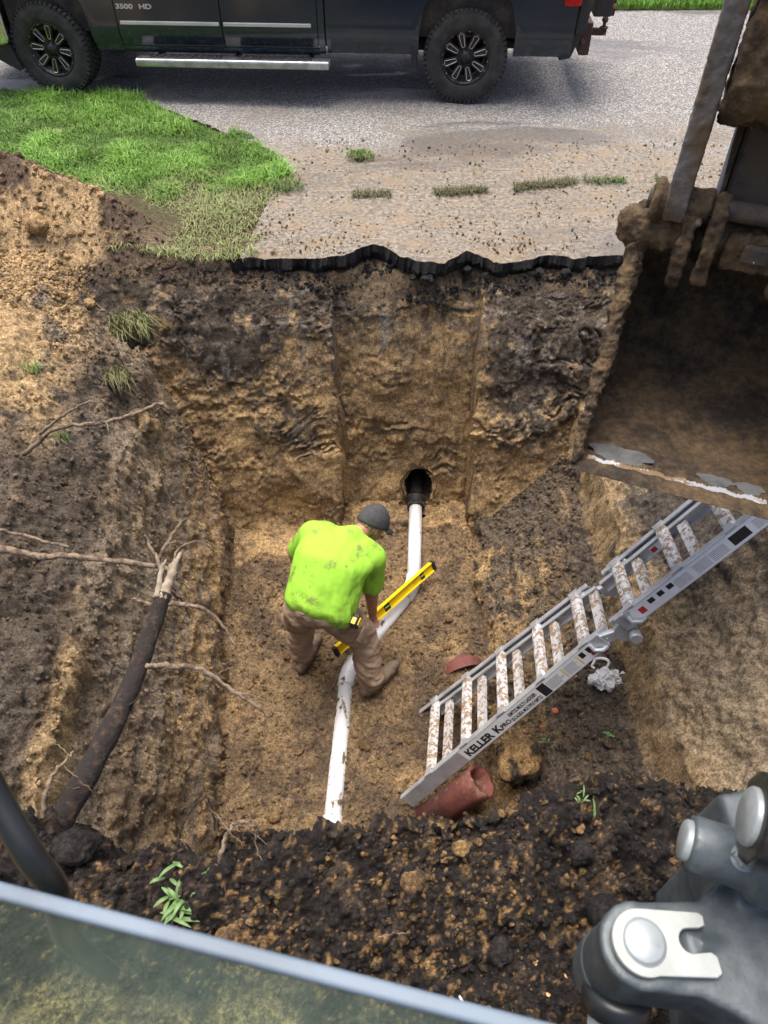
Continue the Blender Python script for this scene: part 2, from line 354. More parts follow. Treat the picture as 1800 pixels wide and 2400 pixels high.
# grid faces, with the mouth of the pipe tunnel left open
ny, nx = GX.shape; idx = np.arange(nx*ny).reshape(ny, nx)
F4 = np.stack([idx[:-1, :-1], idx[:-1, 1:], idx[1:, 1:], idx[1:, :-1]], -1).reshape(-1, 4)
ctr = np.stack([VX, VY, VZ], 1)[F4].mean(1)
HX, HZ = .30, -1.83
ang_n = .02*fbm(ctr*np.array([1, 0, 1]), 14, 3, 300)
hole = (((ctr[:, 0]-HX)/.12)**2 + ((ctr[:, 2]-HZ)/.17)**2 < (1 + ang_n*6)) & (ctr[:, 1] > 4.2) & (ctr[:, 1] < 4.8)
ground = fast_mesh('ground', np.stack([VX, VY, VZ], 1), F4[~hole], M['soil'], color=col); tag(ground, kind='structure')
VG = np.stack([VX, VY, VZ], 1).reshape(ny, nx, 3)
def gz(x, y):
    j = int(np.clip(np.searchsorted(gx, x), 1, nx-1)); i = int(np.clip(np.searchsorted(gy, y), 1, ny-1))
    return float(VG[i, j, 2])
# the bored tunnel behind the mouth
mb = MB(); prof = []
for k, (yy, sx, sz) in enumerate([(4.36, .150, .205), (4.47, .135, .19), (4.6, .12, .165), (5.0, .11, .15), (5.5, .1, .13), (5.6, .02, .02)]):
    prof.append((yy, sx, sz))
vs = []; nn = 22
for k, (yy, sx, sz) in enumerate(prof):
    for q in range(nn):
        a = 2*math.pi*q/nn; r = 1 + .09*math.sin(3*a+k*1.7) + .06*math.sin(7*a+k)
        vs.append((HX + sx*r*math.cos(a), yy + ((.26*sz*r*math.sin(a) + .05) if k == 0 else 0) + .015*math.sin(5*a), HZ + sz*r*math.sin(a)))
fs = [(k*nn+q, (k+1)*nn+q, (k+1)*nn+(q+1) % nn, k*nn+(q+1) % nn) for k in range(len(prof)-1) for q in range(nn)]
tun = fast_mesh('pipe_tunnel', vs, fs, M['soil'], color=np.tile(BRN*.4, (len(vs), 1))); tag(tun, kind='structure'); tun.parent = ground  # soil colour darkened here to stand in for the tunnel's shade

# ================================================================== ROAD
rx = axis((-80, -6, 10), (-6, -4.4, .2), (-4.4, -1.2, .03), (-1.2, 2.6, .012), (2.6, 5, .1), (5, 80, 15))
rr = np.concatenate([np.linspace(0, .06, 12, endpoint=False), np.linspace(.06, .55, 110, endpoint=False), np.linspace(.55, 1, 30)])
re_ = road_edge(rx); RX = np.tile(rx, (len(rr), 1)); RY = re_[None, :] + (11.9-re_)[None, :]*rr[:, None]
q3 = np.stack([RX.ravel(), RY.ravel(), 0*RX.ravel()], 1)
RZ = (.012*fbm(q3, 1.1, 3, 401) + .004*fbm(q3, 7, 3, 402)).reshape(RX.shape)
RZ -= .02*np.exp(-((RY-re_[None, :])/.03)**2)*(.5+.5*fbm(q3, 8, 2, 405).reshape(RX.shape))
tv = np.stack([RX, RY, RZ], -1).reshape(-1, 3); bv = tv[:len(rx)].copy(); bv[:, 2] = -.135 + .03*fbm(bv, 12, 3, 403); bv[:, 1] += .025 + .05*fbm(bv, 11, 4, 404, .65)
md = (tv[:len(rx)] + bv)/2; md[:, 1] += -.02 + .045*fbm(md, 14, 4, 406, .65); md[:, 2] += .025*fbm(md, 18, 3, 408)
i4 = np.arange(tv.shape[0]).reshape(RX.shape)
rf = np.stack([i4[:-1, :-1], i4[:-1, 1:], i4[1:, 1:], i4[1:, :-1]], -1).reshape(-1, 4)
cc = tv[rf].mean(1); rf = rf[cc[:, 0] > road_left(cc[:, 1])]
o1, o2 = len(tv), len(tv)+len(md); k = np.arange(len(rx)-1); k = k[rx[k] > -1.13]
e1 = np.stack([o1+k, o1+k+1, k+1, k], 1); e2 = np.stack([o2+k, o2+k+1, o1+k+1, o1+k], 1)
allf = np.concatenate([rf, e1, e2]); road = fast_mesh('road', np.concatenate([tv, md, bv]), allf, M['asphalt'], smooth=False)
road.data.materials.append(M['asphalt_edge']); mi = np.zeros(len(allf), np.int32); mi[len(rf):] = 1
road.data.polygons.foreach_set('material_index', mi); tag(road, kind='structure')

# ================================================================== CRUMBS (uncountable loose soil)
ICO = (np.array([(0, .526, .851), (0, -.526, .851), (0, .526, -.851), (0, -.526, -.851), (.526, .851, 0), (-.526, .851, 0), (.526, -.851, 0), (-.526, -.851, 0), (.851, 0, .526), (.851, 0, -.526), (-.851, 0, .526), (-.851, 0, -.526)]),
       np.array([(0, 1, 8), (0, 8, 4), (0, 4, 5), (0, 5, 10), (0, 10, 1), (3, 2, 9), (3, 9, 6), (3, 6, 7), (3, 7, 11), (3, 11, 2), (1, 10, 7), (1, 7, 6), (1, 6, 8), (8, 6, 9), (8, 9, 4), (4, 9, 2), (4, 2, 5), (5, 2, 11), (5, 11, 10), (10, 11, 7)]))
def crumbs(name, pos, rad, colr, seed):
    r = np.random.default_rng(seed); n = len(pos); v = ICO[0][None]*(rad[:, None, None]*(1 + .35*r.uniform(-1, 1, (n, 12, 1)))*r.uniform(.65, 1.15, (n, 1, 3)))
    a = r.uniform(0, 6.28, n); ca, sa = np.cos(a), np.sin(a); x = v[:, :, 0]*ca[:, None]-v[:, :, 1]*sa[:, None]; y = v[:, :, 0]*sa[:, None]+v[:, :, 1]*ca[:, None]
    v = np.stack([x, y, v[:, :, 2]], -1) + pos[:, None, :]
    f = ICO[1][None] + (np.arange(n)*12)[:, None, None]
    o = fast_mesh(name, v.reshape(-1, 3), f.reshape(-1, 3), M['soil'], smooth=False, color=np.repeat(colr, 12, 0)); return o
def pick(mask, n, w=None):
    ids = np.flatnonzero(mask); return RNG.choice(ids, n)
PV = np.stack([VX, VY, VZ], 1)
sets = []
def some(mask, n, r0, r1, tint, pw=2.5):
    i = pick(mask, n); r = r0 + (r1-r0)*RNG.random(n)**pw; p = PV[i] + np.stack([NX[i], NY[i], NZ[i]], 1)*(r*.25)[:, None] + RNG.normal(0, .004, (n, 3))
    f = RNG.random(n)[:, None]; c = col[i]*(1-f*.5) + np.array(tint)*f*.5; sets.append((p, r, c))
some(isfloor & (Y > 1.4), 9000, .003, .018, (.26, .17, .08), 4)
some(isnear & (Y > .2) & (Y < 1.15), 16000, .0025, .014, (.06, .05, .042), 3.0)
some(isnear & (Y > .2) & (Y < 1.15) & (band > .3), 1600, .003, .013, (.42, .26, .11), 3.5)
some(isleft & (Y > 1) & (dl < 1.0), 9000, .003, .017, (.2, .15, .09), 4)
some(isright & (dr < .75), 5000, .003, .02, (.16, .11, .06), 3.5)
some(top & (pile > .08) & (X < -1.5), 3500, .004, .03, (.40, .26, .12), 3.5)
some(top & (Y > 4.3) & (Y < 5.4) & (X < -1.0) & (X > -3), 1500, .004, .025, (.1, .08, .06), 3)
some(isfar & (Z > -1.0), 1500, .004, .02, (.07, .06, .05), 3)
# crumbs tracked over the asphalt
n_ = 9000; xx = RNG.uniform(-1.0, 3.2, n_); yy = 5.02 + 2.2*RNG.random(n_)**1.6; rd = .002 + .012*RNG.random(n_)**6; kk_ = RNG.random(n_) < .25 + .9*ss(-.2, .4, fbm(np.stack([xx, yy*1.5, 0*xx], 1), 2.2, 4, 407)); xx, yy, rd = xx[kk_], yy[kk_], rd[kk_]; n_ = len(xx)
okr = (xx > road_left(yy)+.03) & (yy > road_edge(xx)+.03); f = RNG.random((n_, 1))
sets.append((np.stack([xx, yy, rd*.3+.003], 1)[okr], rd[okr], (np.array([.33, .22, .1])*f + np.array([.09, .075, .06])*(1-f))[okr]))
cr_ = crumbs('soil_crumbs', np.concatenate([s[0] for s in sets]), np.concatenate([s[1] for s in sets]), np.concatenate([s[2] for s in sets]), 5)
tag(cr_, 'loose crumbs of sand and topsoil strewn over the dig', 'soil', kind='stuff')
# black broken bits of asphalt below the road edge
n_ = 900; xx = RNG.uniform(-1.1, 1.9, n_); rd = .004 + .018*RNG.random(n_)**3.5; yy = road_edge(xx) - .0 - .09*RNG.random(n_)
zz = np.array([max(-.3, gz(a, b)) for a, b in zip(xx, yy)])
o = crumbs('asphalt_crumbs', np.stack([xx, yy, zz+rd*.4], 1), rd, np.tile(np.array([.018, .018, .019]), (n_, 1))*RNG.uniform(.6, 2.5, (n_, 1)), 8)
tag(o, 'black crumbs of broken asphalt along the cut road edge', 'asphalt crumbs', kind='stuff')

# ================================================================== GRASS
def blades(name, pos, h, w, lean, colr, parent=None, seed=3, droop=None):
    r = np.random.default_rng(seed); n = len(pos); a = r.uniform(0, 6.283, n); d = np.stack([np.cos(a), np.sin(a), 0*a], 1)
    s = np.stack([-d[:, 1], d[:, 0], 0*a], 1)*(w[:, None]/2); L = lean*r.uniform(.3, 1.2, n)
    if droop is not None: d = d*.5 + droop
    up = np.array([0, 0, 1.])
    p1 = pos + d*(h*L*.35)[:, None] + up*(h*.55)[:, None]; p2 = pos + d*(h*L)[:, None] + up*(h*np.clip(1-.55*L, -.5, 1))[:, None]
    v = np.stack([pos-s, pos+s, p1+s*.8, p1-s*.8, p2], 1).reshape(-1, 3); b = np.arange(n)*5
    f = np.concatenate([np.stack([b, b+1, b+2], 1), np.stack([b, b+2, b+3], 1), np.stack([b+3, b+2, b+4], 1)])
    return fast_mesh(name, v, f, M['grass'], parent, smooth=True, color=np.repeat(colr, 5, 0))
LP = np.array([(-4.9, 8.55), (-2.95, 8.42), (-2.55, 8.28), (-1.75, 7.55), (-1.03, 6.85), (-.95, 6.6), (-.92, 6.1), (-1.0, 5.55), (-1.0, 4.97), (-1.5, 4.93), (-1.95, 5.02), (-2.35, 5.45), (-3.3, 6.1), (-5.2, 6.3)])
def inpoly(x, y, P):
    r = np.zeros(len(x), bool); j = len(P)-1
    for i in range(len(P)):
        c = ((P[i, 1] > y) != (P[j, 1] > y)) & (x < (P[j, 0]-P[i, 0])*(y-P[i, 1])/(P[j, 1]-P[i, 1]+1e-12)+P[i, 0]); r ^= c; j = i
    return r
n_ = 210000; xx = RNG.uniform(-5.2, -.7, n_); yy = RNG.uniform(4.95, 8.7, n_); q = np.stack([xx, yy, 0*xx], 1)
wob = -.05 + .17*fbm(q, 3.0, 5, 501, .65); k = inpoly(xx+wob, yy+.7*wob, LP); xx, yy, q = xx[k], yy[k], q[k]
dead = ss(-.25, .35, .45*fbm(q, 1.5, 4, 511) + .35*fbm(q, 5, 3, 512) + 1.1*ss(6.5, 5.3, yy) + .45*ss(-2.2, -1.3, xx)*ss(6.8, 5.9, yy) - .62)
rut = np.exp(-(((xx+1.75)*.62+(yy-7.15)*.78)/.05)**2)*ss(-2.9, -2.6, xx)*(1-ss(-1.5, -1.2, xx))
keep = RNG.random(len(xx)) > .55*dead + .75*rut; xx, yy, q, dead = xx[keep], yy[keep], q[keep], dead[keep]; m_ = len(xx)
hue = fbm(q, 3.5, 4, 521); f = RNG.random((m_, 1))
g = np.array([.05, .15, .018])*(1-f) + np.array([.21, .36, .06])*f; g = g*(1+.5*hue)[:, None]
dc = np.array([.17, .16, .075])*(1-f) + np.array([.27, .235, .13])*f
colr = g + (dc-g)*np.clip(dead*(.35+.8*RNG.random(m_)), 0, 1)[:, None]
hh = (.055 + .08*RNG.random(m_)**1.5*(1+.9*hue))*(1-.45*dead); zz = .004 + .03*fbm(q, 1.6, 3, 3) - .008
lw = blades('lawn_grass', np.stack([xx, yy, zz], 1), hh, .004+.005*RNG.random(m_), .95+.4*dead, colr)
tag(lw, 'bright green grass on the verge, flattened and dry toward the pit', 'grass', kind='stuff')
n_ = 26000; xx = RNG.uniform(1.5, 8, n_); yy = 11.88 + 2.6*RNG.random(n_)**1.4; f = RNG.random((n_, 1))
fg = blades('far_grass', np.stack([xx, yy, 0*xx+.02], 1), .06+.06*RNG.random(n_), .009+.006*RNG.random(n_), .5+0*xx, np.array([.08, .22, .02])*(1-f)+np.array([.17, .33, .04])*f, seed=9)
tag(fg, 'bright green lawn across the road behind the pickup', 'grass', kind='stuff')
def tuft(label, x, y, r, n, h, green, soil_r=0, group=None, z=None, droop=None, w=.005, lean=1.0):
    z0 = z if z is not None else max(gz(x, y), .0 if y > 5.05 else -9)
    t = thing('grass_tuft', label, 'grass tuft', (x, y, z0), group)
    a = RNG.uniform(0, 6.283, n); q = np.sqrt(RNG.random(n))*r; f = RNG.random((n, 1)); zz = np.zeros(n)
    if soil_r:
        mb = MB(); mb.ell((0, 0, -.25*soil_r), (soil_r, soil_r*.85, soil_r*.6), n=20, m=12)
        so = rounded('root_ball', mb, M['soil'], t, .012, 2, lambda c: .6*soil_r*fbm(c, 1.3/soil_r, 5, int(x*50) & 63))
        ca = so.data.color_attributes.new('soil', 'FLOAT_COLOR', 'POINT'); nv = len(so.data.vertices)
        cc = np.ones((nv, 4), np.float32); cc[:, :3] = (.06, .047, .036); ca.data.foreach_set('color', cc.ravel())
        zz = soil_r*.45*np.sqrt(np.clip(1-(q/r)**2, 0, 1))
    pos = np.stack([np.cos(a)*q, np.sin(a)*q*.8, zz], 1)
    c = np.array(green)*(.6+.8*f); c = c + (np.array([.24, .21, .11])-c)*(RNG.random((n, 1)) < .25)
    blades('blades', pos, h*(.6+.6*RNG.random(n)), np.full(n, w), np.full(n, lean), c, t, seed=int(abs(x*97+y*31)), droop=droop); return t
tuft('green grass clump with roots lying alone on the grey road', -.21, 6.74, .13, 260, .07, (.09, .19, .03), .07, z=.01)
tuft('green grass clump on the road beside the verge', -.81, 6.1, .14, 240, .06, (.08, .16, .03), .05, z=.008)
tuft('long pale grass hanging over the edge of the pit from dark sod', -1.72, 4.28, .15, 380, .20, (.15, .17, .06), .11, z=-.19, droop=np.array([.45, -.5, -.35]), w=.006, lean=.9)
tuft('small pale grass tuft on a sod lump below the hanging grass', -1.78, 3.98, .08, 150, .15, (.15, .16, .06), .065, z=-.36, droop=np.array([.3, -.5, -.5]), w=.005)
tuft('short green grass sprig on the tan bank beside the pit', -2.2, 3.72, .05, 40, .13, (.09, .19, .03))
tuft('few green grass blades on the dark left bank', -1.95, 3.3, .05, 30, .12, (.08, .18, .03))
# grass growing along the crack in the road
n_ = 4200; s_ = RNG.random(n_); xx = np.interp(s_, [0, .25, .55, .8, 1], [-.42, .2, 1.05, 1.62, 2.35]); yy = np.interp(s_, [0, .25, .55, .8, 1], [5.97, 6.0, 6.12, 6.24, 6.29])
gap = fbm(np.stack([xx, 0*xx, 0*xx], 1), 3.2, 3, 531); k = gap > -.28; xx, yy, s_ = xx[k], yy[k]+RNG.normal(0, .035, k.sum()), s_[k]; m_ = len(xx); f = RNG.random((m_, 1))
cg = np.array([.07, .065, .035])*(1-f)+np.array([.15, .15, .07])*f; cg = cg*(1-ss(.75, .95, s_)[:, None]) + (np.array([.11, .17, .05])*(.6+f*.7))*ss(.75, .95, s_)[:, None]
o = blades('crack_grass', np.stack([xx, yy, 0*xx+.002], 1), .03+.04*RNG.random(m_), np.full(m_, .006), np.full(m_, 1.1), cg, seed=12)
tag(o, 'muddy strip of grass growing along the crack in the road', 'grass', kind='stuff')
# ================================================================== PICKUP
n = N('truck_paint'); dust = n.noise(9, 7, .75, stretch=(1, 1, 2.2)); zz_ = n.sep()[2]
low = n.ramp(zz_, .75, .40); f = n.math('MULTIPLY', n.ramp(dust, .42, .7), n.math('ADD', n.math('MULTIPLY', low, .38), .05))
n.set(n.mix(f, (.012, .023, .036), (.09, .088, .085)), n.ramp(f, 0, .5, .16, .6), 0, .5); n.b.inputs['Coat Weight'].default_value = .35; n.b.inputs['Coat Roughness'].default_value = .12
M['paint'] = n.m
M['trim'] = simple('bright_trim', (.62, .63, .64), .35, .45, .1, 8)
M['chrome'] = simple('chrome', (.72, .73, .74), .16, 1, .15, 8, det=3)
M['steel_bar'] = simple('step_steel', (.55, .56, .56), .35, .85, .35, 10, bsc=40, bst=.05)
M['black_plastic'] = simple('black_plastic', (.018, .018, .019), .6, 0, .3, 12, bsc=80, bst=.1, col2=(.06, .055, .048), lo=.55, hi=.75)
M['underside'] = simple('underbody', (.02, .018, .016), .85, 0, .3, 9, col2=(.06, .048, .036))
M['rubber'] = simple('tyre_rubber', (.022, .022, .022), .8, 0, .3, 7, bsc=120, bst=.15, col2=(.05, .047, .042))
M['rim_black'] = simple('rim_black', (.012, .012, .013), .35, .2, .3, 10, col2=(.035, .032, .03))
M['rim_cut'] = simple('rim_machined', (.62, .6, .58), .3, .9, .3, 20)
M['red_lens'] = simple('red_lens', (.45, .008, .01), .12, 0, .3, 30)
M['rust'] = simple('rusty_steel', (.06, .04, .03), .8, .2, .3, 18, bsc=60, bst=.3, col2=(.25, .12, .06), lo=.5, hi=.62)
M['car_glass'] = simple('tinted_glass', (.01, .012, .013), .05, 0, .1, 3)
WB = 4.17
truck = thing('pickup_truck', 'black pickup truck with black spoked wheels and chrome trim parked on the road', 'pickup truck', (.81, 8.28, 0), rot=(0, 0, R(-3.57)))
def ysurf(z, x=0): return -.135 + .07*ss(.62, .40, np.asarray(z)) + .05*ss(.95, 1.3, np.asarray(z)) - .006*np.exp(-((np.asarray(z)-.60)/.02)**2)
def arch(x, xc, a=.465, top=1.02): 
    u = np.clip(np.abs(x-xc)/a, 0, 1); return np.where(u < 1, .40 + (top-.40)*(1-u**3.4)**(1/3.4), 0)
def panel(name, x0, x1, zb, zt, mat, label=None, xc=None, nx=48, nz=22, parent=truck, ys=ysurf, ext=0):
    t = np.linspace(0, 1, nx)
    xs = x0 + (x1-x0)*t
    if xc is not None:
        a = .465; c = xc + a*np.cos(np.linspace(math.pi, 0, 41)); xs = np.unique(np.round(np.concatenate([xs, c, [xc-a-.002, xc+a+.002]]), 4)); xs = xs[(xs >= x0) & (xs <= x1)]
    v = []; m = len(xs)
    for x in xs:
        b = zb(x) if callable(zb) else zb; tt = zt(x) if callable(zt) else zt
        if xc is not None: b = max(b, float(arch(x, xc)))
        for j in range(nz):
            z = b + (tt-b)*j/(nz-1); y = float(ys(z, x))
            if xc is not None:
                dd = math.hypot((x-xc)/.465, (z-.42)/.60); y -= .018*math.exp(-((dd-1.03)/.05)**2)
            v.append((x, y, z))
    f = [(i*nz+j, (i+1)*nz+j, (i+1)*nz+j+1, i*nz+j+1) for i in range(m-1) for j in range(nz-1)]
    # turned-in edge round the panel
    loop = [i*nz for i in range(m)] + [(m-1)*nz+j for j in range(1, nz)] + [i*nz+nz-1 for i in range(m-2, -1, -1)] + [j for j in range(nz-2, 0, -1)]
    b0 = len(v); v += [(v[i][0], v[i][1]+.05, v[i][2]) for i in loop]; L = len(loop)
    f += [(loop[k], b0+k, b0+(k+1) % L, loop[(k+1) % L]) for k in range(L)]
    o = new_mesh(name, v, f, mat, parent, True); md = o.modifiers.new('e', 'EDGE_SPLIT'); md.split_angle = R(50)
    if label: o['label'] = label
    return o
TOP = 1.28
panel('front_fender', -5.05, -3.43, .42, TOP-.05, M['paint'], xc=-WB)
fd = panel('front_door', -3.42, -2.395, .47, TOP, M['paint']); rd_ = panel('rear_door', -2.385, -1.455, .47, TOP, M['paint'])
panel('cab_corner', -1.447, -1.385, .42, TOP, M['paint'], nx=4)
panel('rocker_panel', -3.42, -1.45, .40, .463, M['paint'], ys=lambda z, x=0: -.075+.03*ss(.44, .40, np.asarray(z)), nz=6)
bed = panel('bed_side', -1.37, 1.02, .43, TOP+.12, M['paint'], xc=0)
for dob, (a, b) in ((fd, (-3.40, -2.40)), (rd_, (-2.38, -1.50))):
    t = MB().box(((a+b)/2, -.145, .675), (b-a-.02, .018, .032)).build('trim_strip', M['trim'], dob); bevel(t, .006, 2)
    h = MB().box((b-.14, -.16, 1.12), (.2, .03, .035)).build('door_handle', M['paint'], dob); bevel(h, .01, 2)
# badge on the front door
def text_mesh(name, s, size, mat, parent, origin, ex, ey, th=.003, bold=0, sx=1, align='LEFT'):
    c = bpy.data.curves.new(name, 'FONT'); c.body = s; c.size = size; c.extrude = th; c.offset = bold; c.align_x = align
    o = bpy.data.objects.new(name, c); COL.objects.link(o); dg = bpy.context.evaluated_depsgraph_get()
    me = bpy.data.meshes.new_from_object(o.evaluated_get(dg)); bpy.data.objects.remove(o)
    ex, ey = Vector(ex).normalized(), Vector(ey).normalized(); ez = ex.cross(ey)
    Mx = Matrix(((ex.x*sx, ey.x, ez.x, origin[0]), (ex.y*sx, ey.y, ez.y, origin[1]), (ex.z*sx, ey.z, ez.z, origin[2]), (0, 0, 0, 1))); me.transform(Mx)
    me.materials.clear(); me.materials.append(mat); q = bpy.data.objects.new(name, me); COL.objects.link(q); q.parent = parent; return q
text_mesh('badge_number', '3500', .055, M['trim'], fd, (-3.405, -.139, .79), (1, 0, 0), (0, 0, 1), .004, .0015, 1.55)
text_mesh('badge_letters', 'HD', .055, M['trim'], fd, (-3.175, -.139, .79), (1, 0, 0), (0, 0, 1), .004, .0015, 1.55)
# fuel flap
mb = MB().lathe([(.088, 0), (.088, .004), (.0, .005)], (-1.08, -.133, .94), (0, -1, 0), 32); mb.build('fuel_flap', M['paint'], bed)
# inner body, chassis
mb = MB(); mb.box((-2.0, .86, .83), (5.1, 1.84, .5)); o = mb.build('inner_body', M['underside'], truck)
mb = MB(); mb.box((-2.05, .28, .50), (5.9, .1, .16)).box((-2.05, 1.42, .50), (5.9, .1, .16)).box((0, .85, .42), (.16, 1.4, .14)).box((-WB, .85, .40), (.16, 1.4, .14)).box((-2.3, .85, .47), (1.6, .5, .16))
mb.tube([(-3.9, .5, .42), (-2.8, .45, .36), (-.6, .5, .40), (.3, .55, .5), (1.0, .5, .45)], .04, 8)
mb.box((-.65, .42, .48), (.9, .3, .2))
mb.build('chassis_frame', M['underside'], truck)
for k in range(4):
    mb = MB().box((0, .16, .47+.018*k), (1.3-.2*k, .07, .014)); mb.build('leaf_spring', M['underside'], truck)
# cab, glass, far side, bonnet
mb = MB(); mb.prism([(-3.6, TOP), (-3.25, 1.35), (-2.75, 1.9), (-1.55, 1.92), (-1.40, TOP)], (0, .86, 0), (1, 0, 0), (0, 0, 1), 1.62); cab = mb.build('cab', M['paint'], truck); bevel(cab, .05, 3)
for a, b in (((-3.05, 1.36), (-2.44, 1.8)), ((-2.34, 1.36), (-1.6, 1.8))):
    for yv in (.045, 1.675):
        MB().box(((a[0]+b[0])/2, yv, (a[1]+b[1])/2), (b[0]-a[0], .012, b[1]-a[1])).build('side_window', M['car_glass'], cab)
mb = MB().box((-4.35, .86, 1.15), (1.45, 1.7, .22)); bevel(mb.build('bonnet', M['paint'], truck), .05, 3)
for yv in (1.845,):
    MB().box((-4.25, yv, .85), (.02, .02, .02)).box((-2.4, yv, .86), (2.0, .03, .84)).box((.75, yv, .9), (.5, .03, .9)).box((-.92, yv, .9), (.88, .03, .9)).box((0, yv, 1.2), (1.0, .03, .36)).box((-4.2, yv, 1.12), (1.5, .03, .25)).build('far_side_panel', M['paint'], truck)
mb = MB().box((-.18, .86, 1.05), (2.35, 1.66, .05)).box((-.18, .06, 1.22), (2.35, .06, .36)).box((-.18, 1.66, 1.22), (2.35, .06, .36)); mb.build('cargo_bed', M['underside'], truck)
# front and rear ends
mb = MB(); mb.prism([(-5.32, .50), (-5.30, .95), (-4.64, .95), (-4.58, .80), (-4.58, .47), (-4.66, .45)], (0, .86, 0), (1, 0, 0), (0, 0, 1), 2.02); bevel(mb.build('front_bumper', M['chrome'], truck), .04, 4)
mb = MB(); mb.prism([(-5.2, .49), (-4.60, .46), (-4.54, .24), (-4.58, .22), (-4.78, .33), (-5.15, .36)], (0, .86, 0), (1, 0, 0), (0, 0, 1), 1.94); bevel(mb.build('front_air_dam', M['black_plastic'], truck), .01, 2)
mb = MB().box((-5.1, .86, 1.02), (.1, 1.6, .16)); mb.build('grille', M['chrome'], truck)
mb = MB(); mb.prism([(1.03, .62), (1.13, .66), (1.16, .95), (1.05, .95)], (0, -.03, 0), (1, 0, 0), (0, 0, 1), .16)
mb.prism([(.92, .40), (1.03, .42), (1.12, .66), (1.03, .68)], (0, .0, 0), (1, 0, 0), (0, 0, 1), .16); bevel(mb.build('bumper_end', M['black_plastic'], truck), .01, 2)
mb = MB().box((1.17, .86, .56), (.1, 1.66, .28)); bevel(mb.build('rear_bumper', M['rust'], truck), .012, 2)
mb = MB().box((1.31, .90, .92), (.17, 1.5, .40)).box((1.42, .3, .80), (.06, .05, .2)).box((1.42, 1.5, .80), (.06, .05, .2)); bevel(mb.build('rear_rack', M['black_plastic'], truck), .01, 2)
mb = MB().box((1.40, .28, .84), (.035, .09, .07)); mb.tube([(1.30, .24, .80), (1.44, .24, .78)], .03, 10); mb.build('rack_bracket', M['rust'], truck)
mb = MB().box((1.30, .70, .47), (.36, .06, .06)).lathe([(.045, 0), (.045, .012), (.02, .016), (.016, .05), (.031, .06), (.034, .08), (.022, .105), (0, .11)], (1.45, .70, .50), (0, 0, 1), 18); mb.build('tow_ball', M['rust'], truck)
mb = MB().box((.965, -.10, .99), (.16, .12, .25)); bevel(mb.build('tail_light', M['red_lens'], truck), .02, 3)
mb = MB(); mb.prism([(-.55, .62), (-.49, .62), (-.475, .3), (-.5, .28), (-.53, .34)], (0, .0, 0), (1, 0, 0), (0, 0, 1), .2); mb.build('mud_flap', M['black_plastic'], truck)
# side step
mb = MB(); mb.prism([(-.27, .345), (-.262, .325), (-.12, .325), (-.11, .395), (-.255, .400), (-.27, .385)], (-2.31, 0, 0), (0, 1, 0), (0, 0, 1), 1.94); st = mb.build('side_step', M['steel_bar'], truck); bevel(st, .012, 3)
for xa, xb in ((-3.15, -2.42), (-2.26, -1.52)):
    p = MB().box(((xa+xb)/2, -.19, .404), (xb-xa, .12, .014)).build('step_pad', M['black_plastic'], st); bevel(p, .006, 1)
    for k in range(9):
        MB().box((xa+.06+(xb-xa-.12)*k/8, -.195, .413), (.022, .10, .008)).build('tread_rib', M['underside'], p) if k < 9 else None
for xx_ in (-3.1, -2.3, -1.55): MB().box((xx_, .06, .365), (.04, .30, .03)).build('step_bracket', M['underside'], truck)
# wheels
def tyre_mb():
    mb = MB(); w = .14
    pr = [(.235, -.115), (.25, -.13), (.30, -.142), (.36, -.140), (.388, -.128), (.398, -.10), (.403, -.05), (.404, 0), (.403, .05), (.398, .10), (.388, .128), (.36, .14), (.30, .142), (.25, .13), (.235, .115)]
    mb.lathe(pr, (0, 0, 0), (0, 1, 0), 72)
    for k in range(54):                       # tread blocks and shoulder lugs
        a = 2*math.pi*k/54; ca, sa = math.cos(a), math.sin(a); Mx = Matrix(((ca, 0, -sa), (0, 1, 0), (sa, 0, ca)))
        Mr = Matrix(((-sa, 0, ca), (0, 1, 0), (ca, 0, sa)))
        for yy_, off, ww in ((-.108, 0, .052), (-.048, .5, .05), (.0, 0, .035), (.048, .5, .05), (.108, 0, .052)):
            a2 = 2*math.pi*(k+off)/54; c2_, s2_ = math.cos(a2), math.sin(a2); T = Matrix(((-s2_, 0, c2_), (0, 1, 0), (c2_, 0, s2_)))
            rr_ = .401 if abs(yy_) > .1 else .405
            mb.box((rr_*c2_, yy_, rr_*s2_), (.034 if k % 2 else .029, ww, .020), T)
        for sd in (-1, 1): mb.box((.384*ca, sd*.127, .384*sa), (.026, .016, .034 if k % 2 else .02), Mr)
    for k in range(40):                       # raised marks on the sidewall
        if k % 10 < 6:
            a = 2*math.pi*k/40; Mr = Matrix(((-math.sin(a), 0, math.cos(a)), (0, 1, 0), (math.cos(a), 0, math.sin(a)))); mb.box((.325*math.cos(a), -.1425, .325*math.sin(a)), (.02, .004, .026), Mr)
    return mb
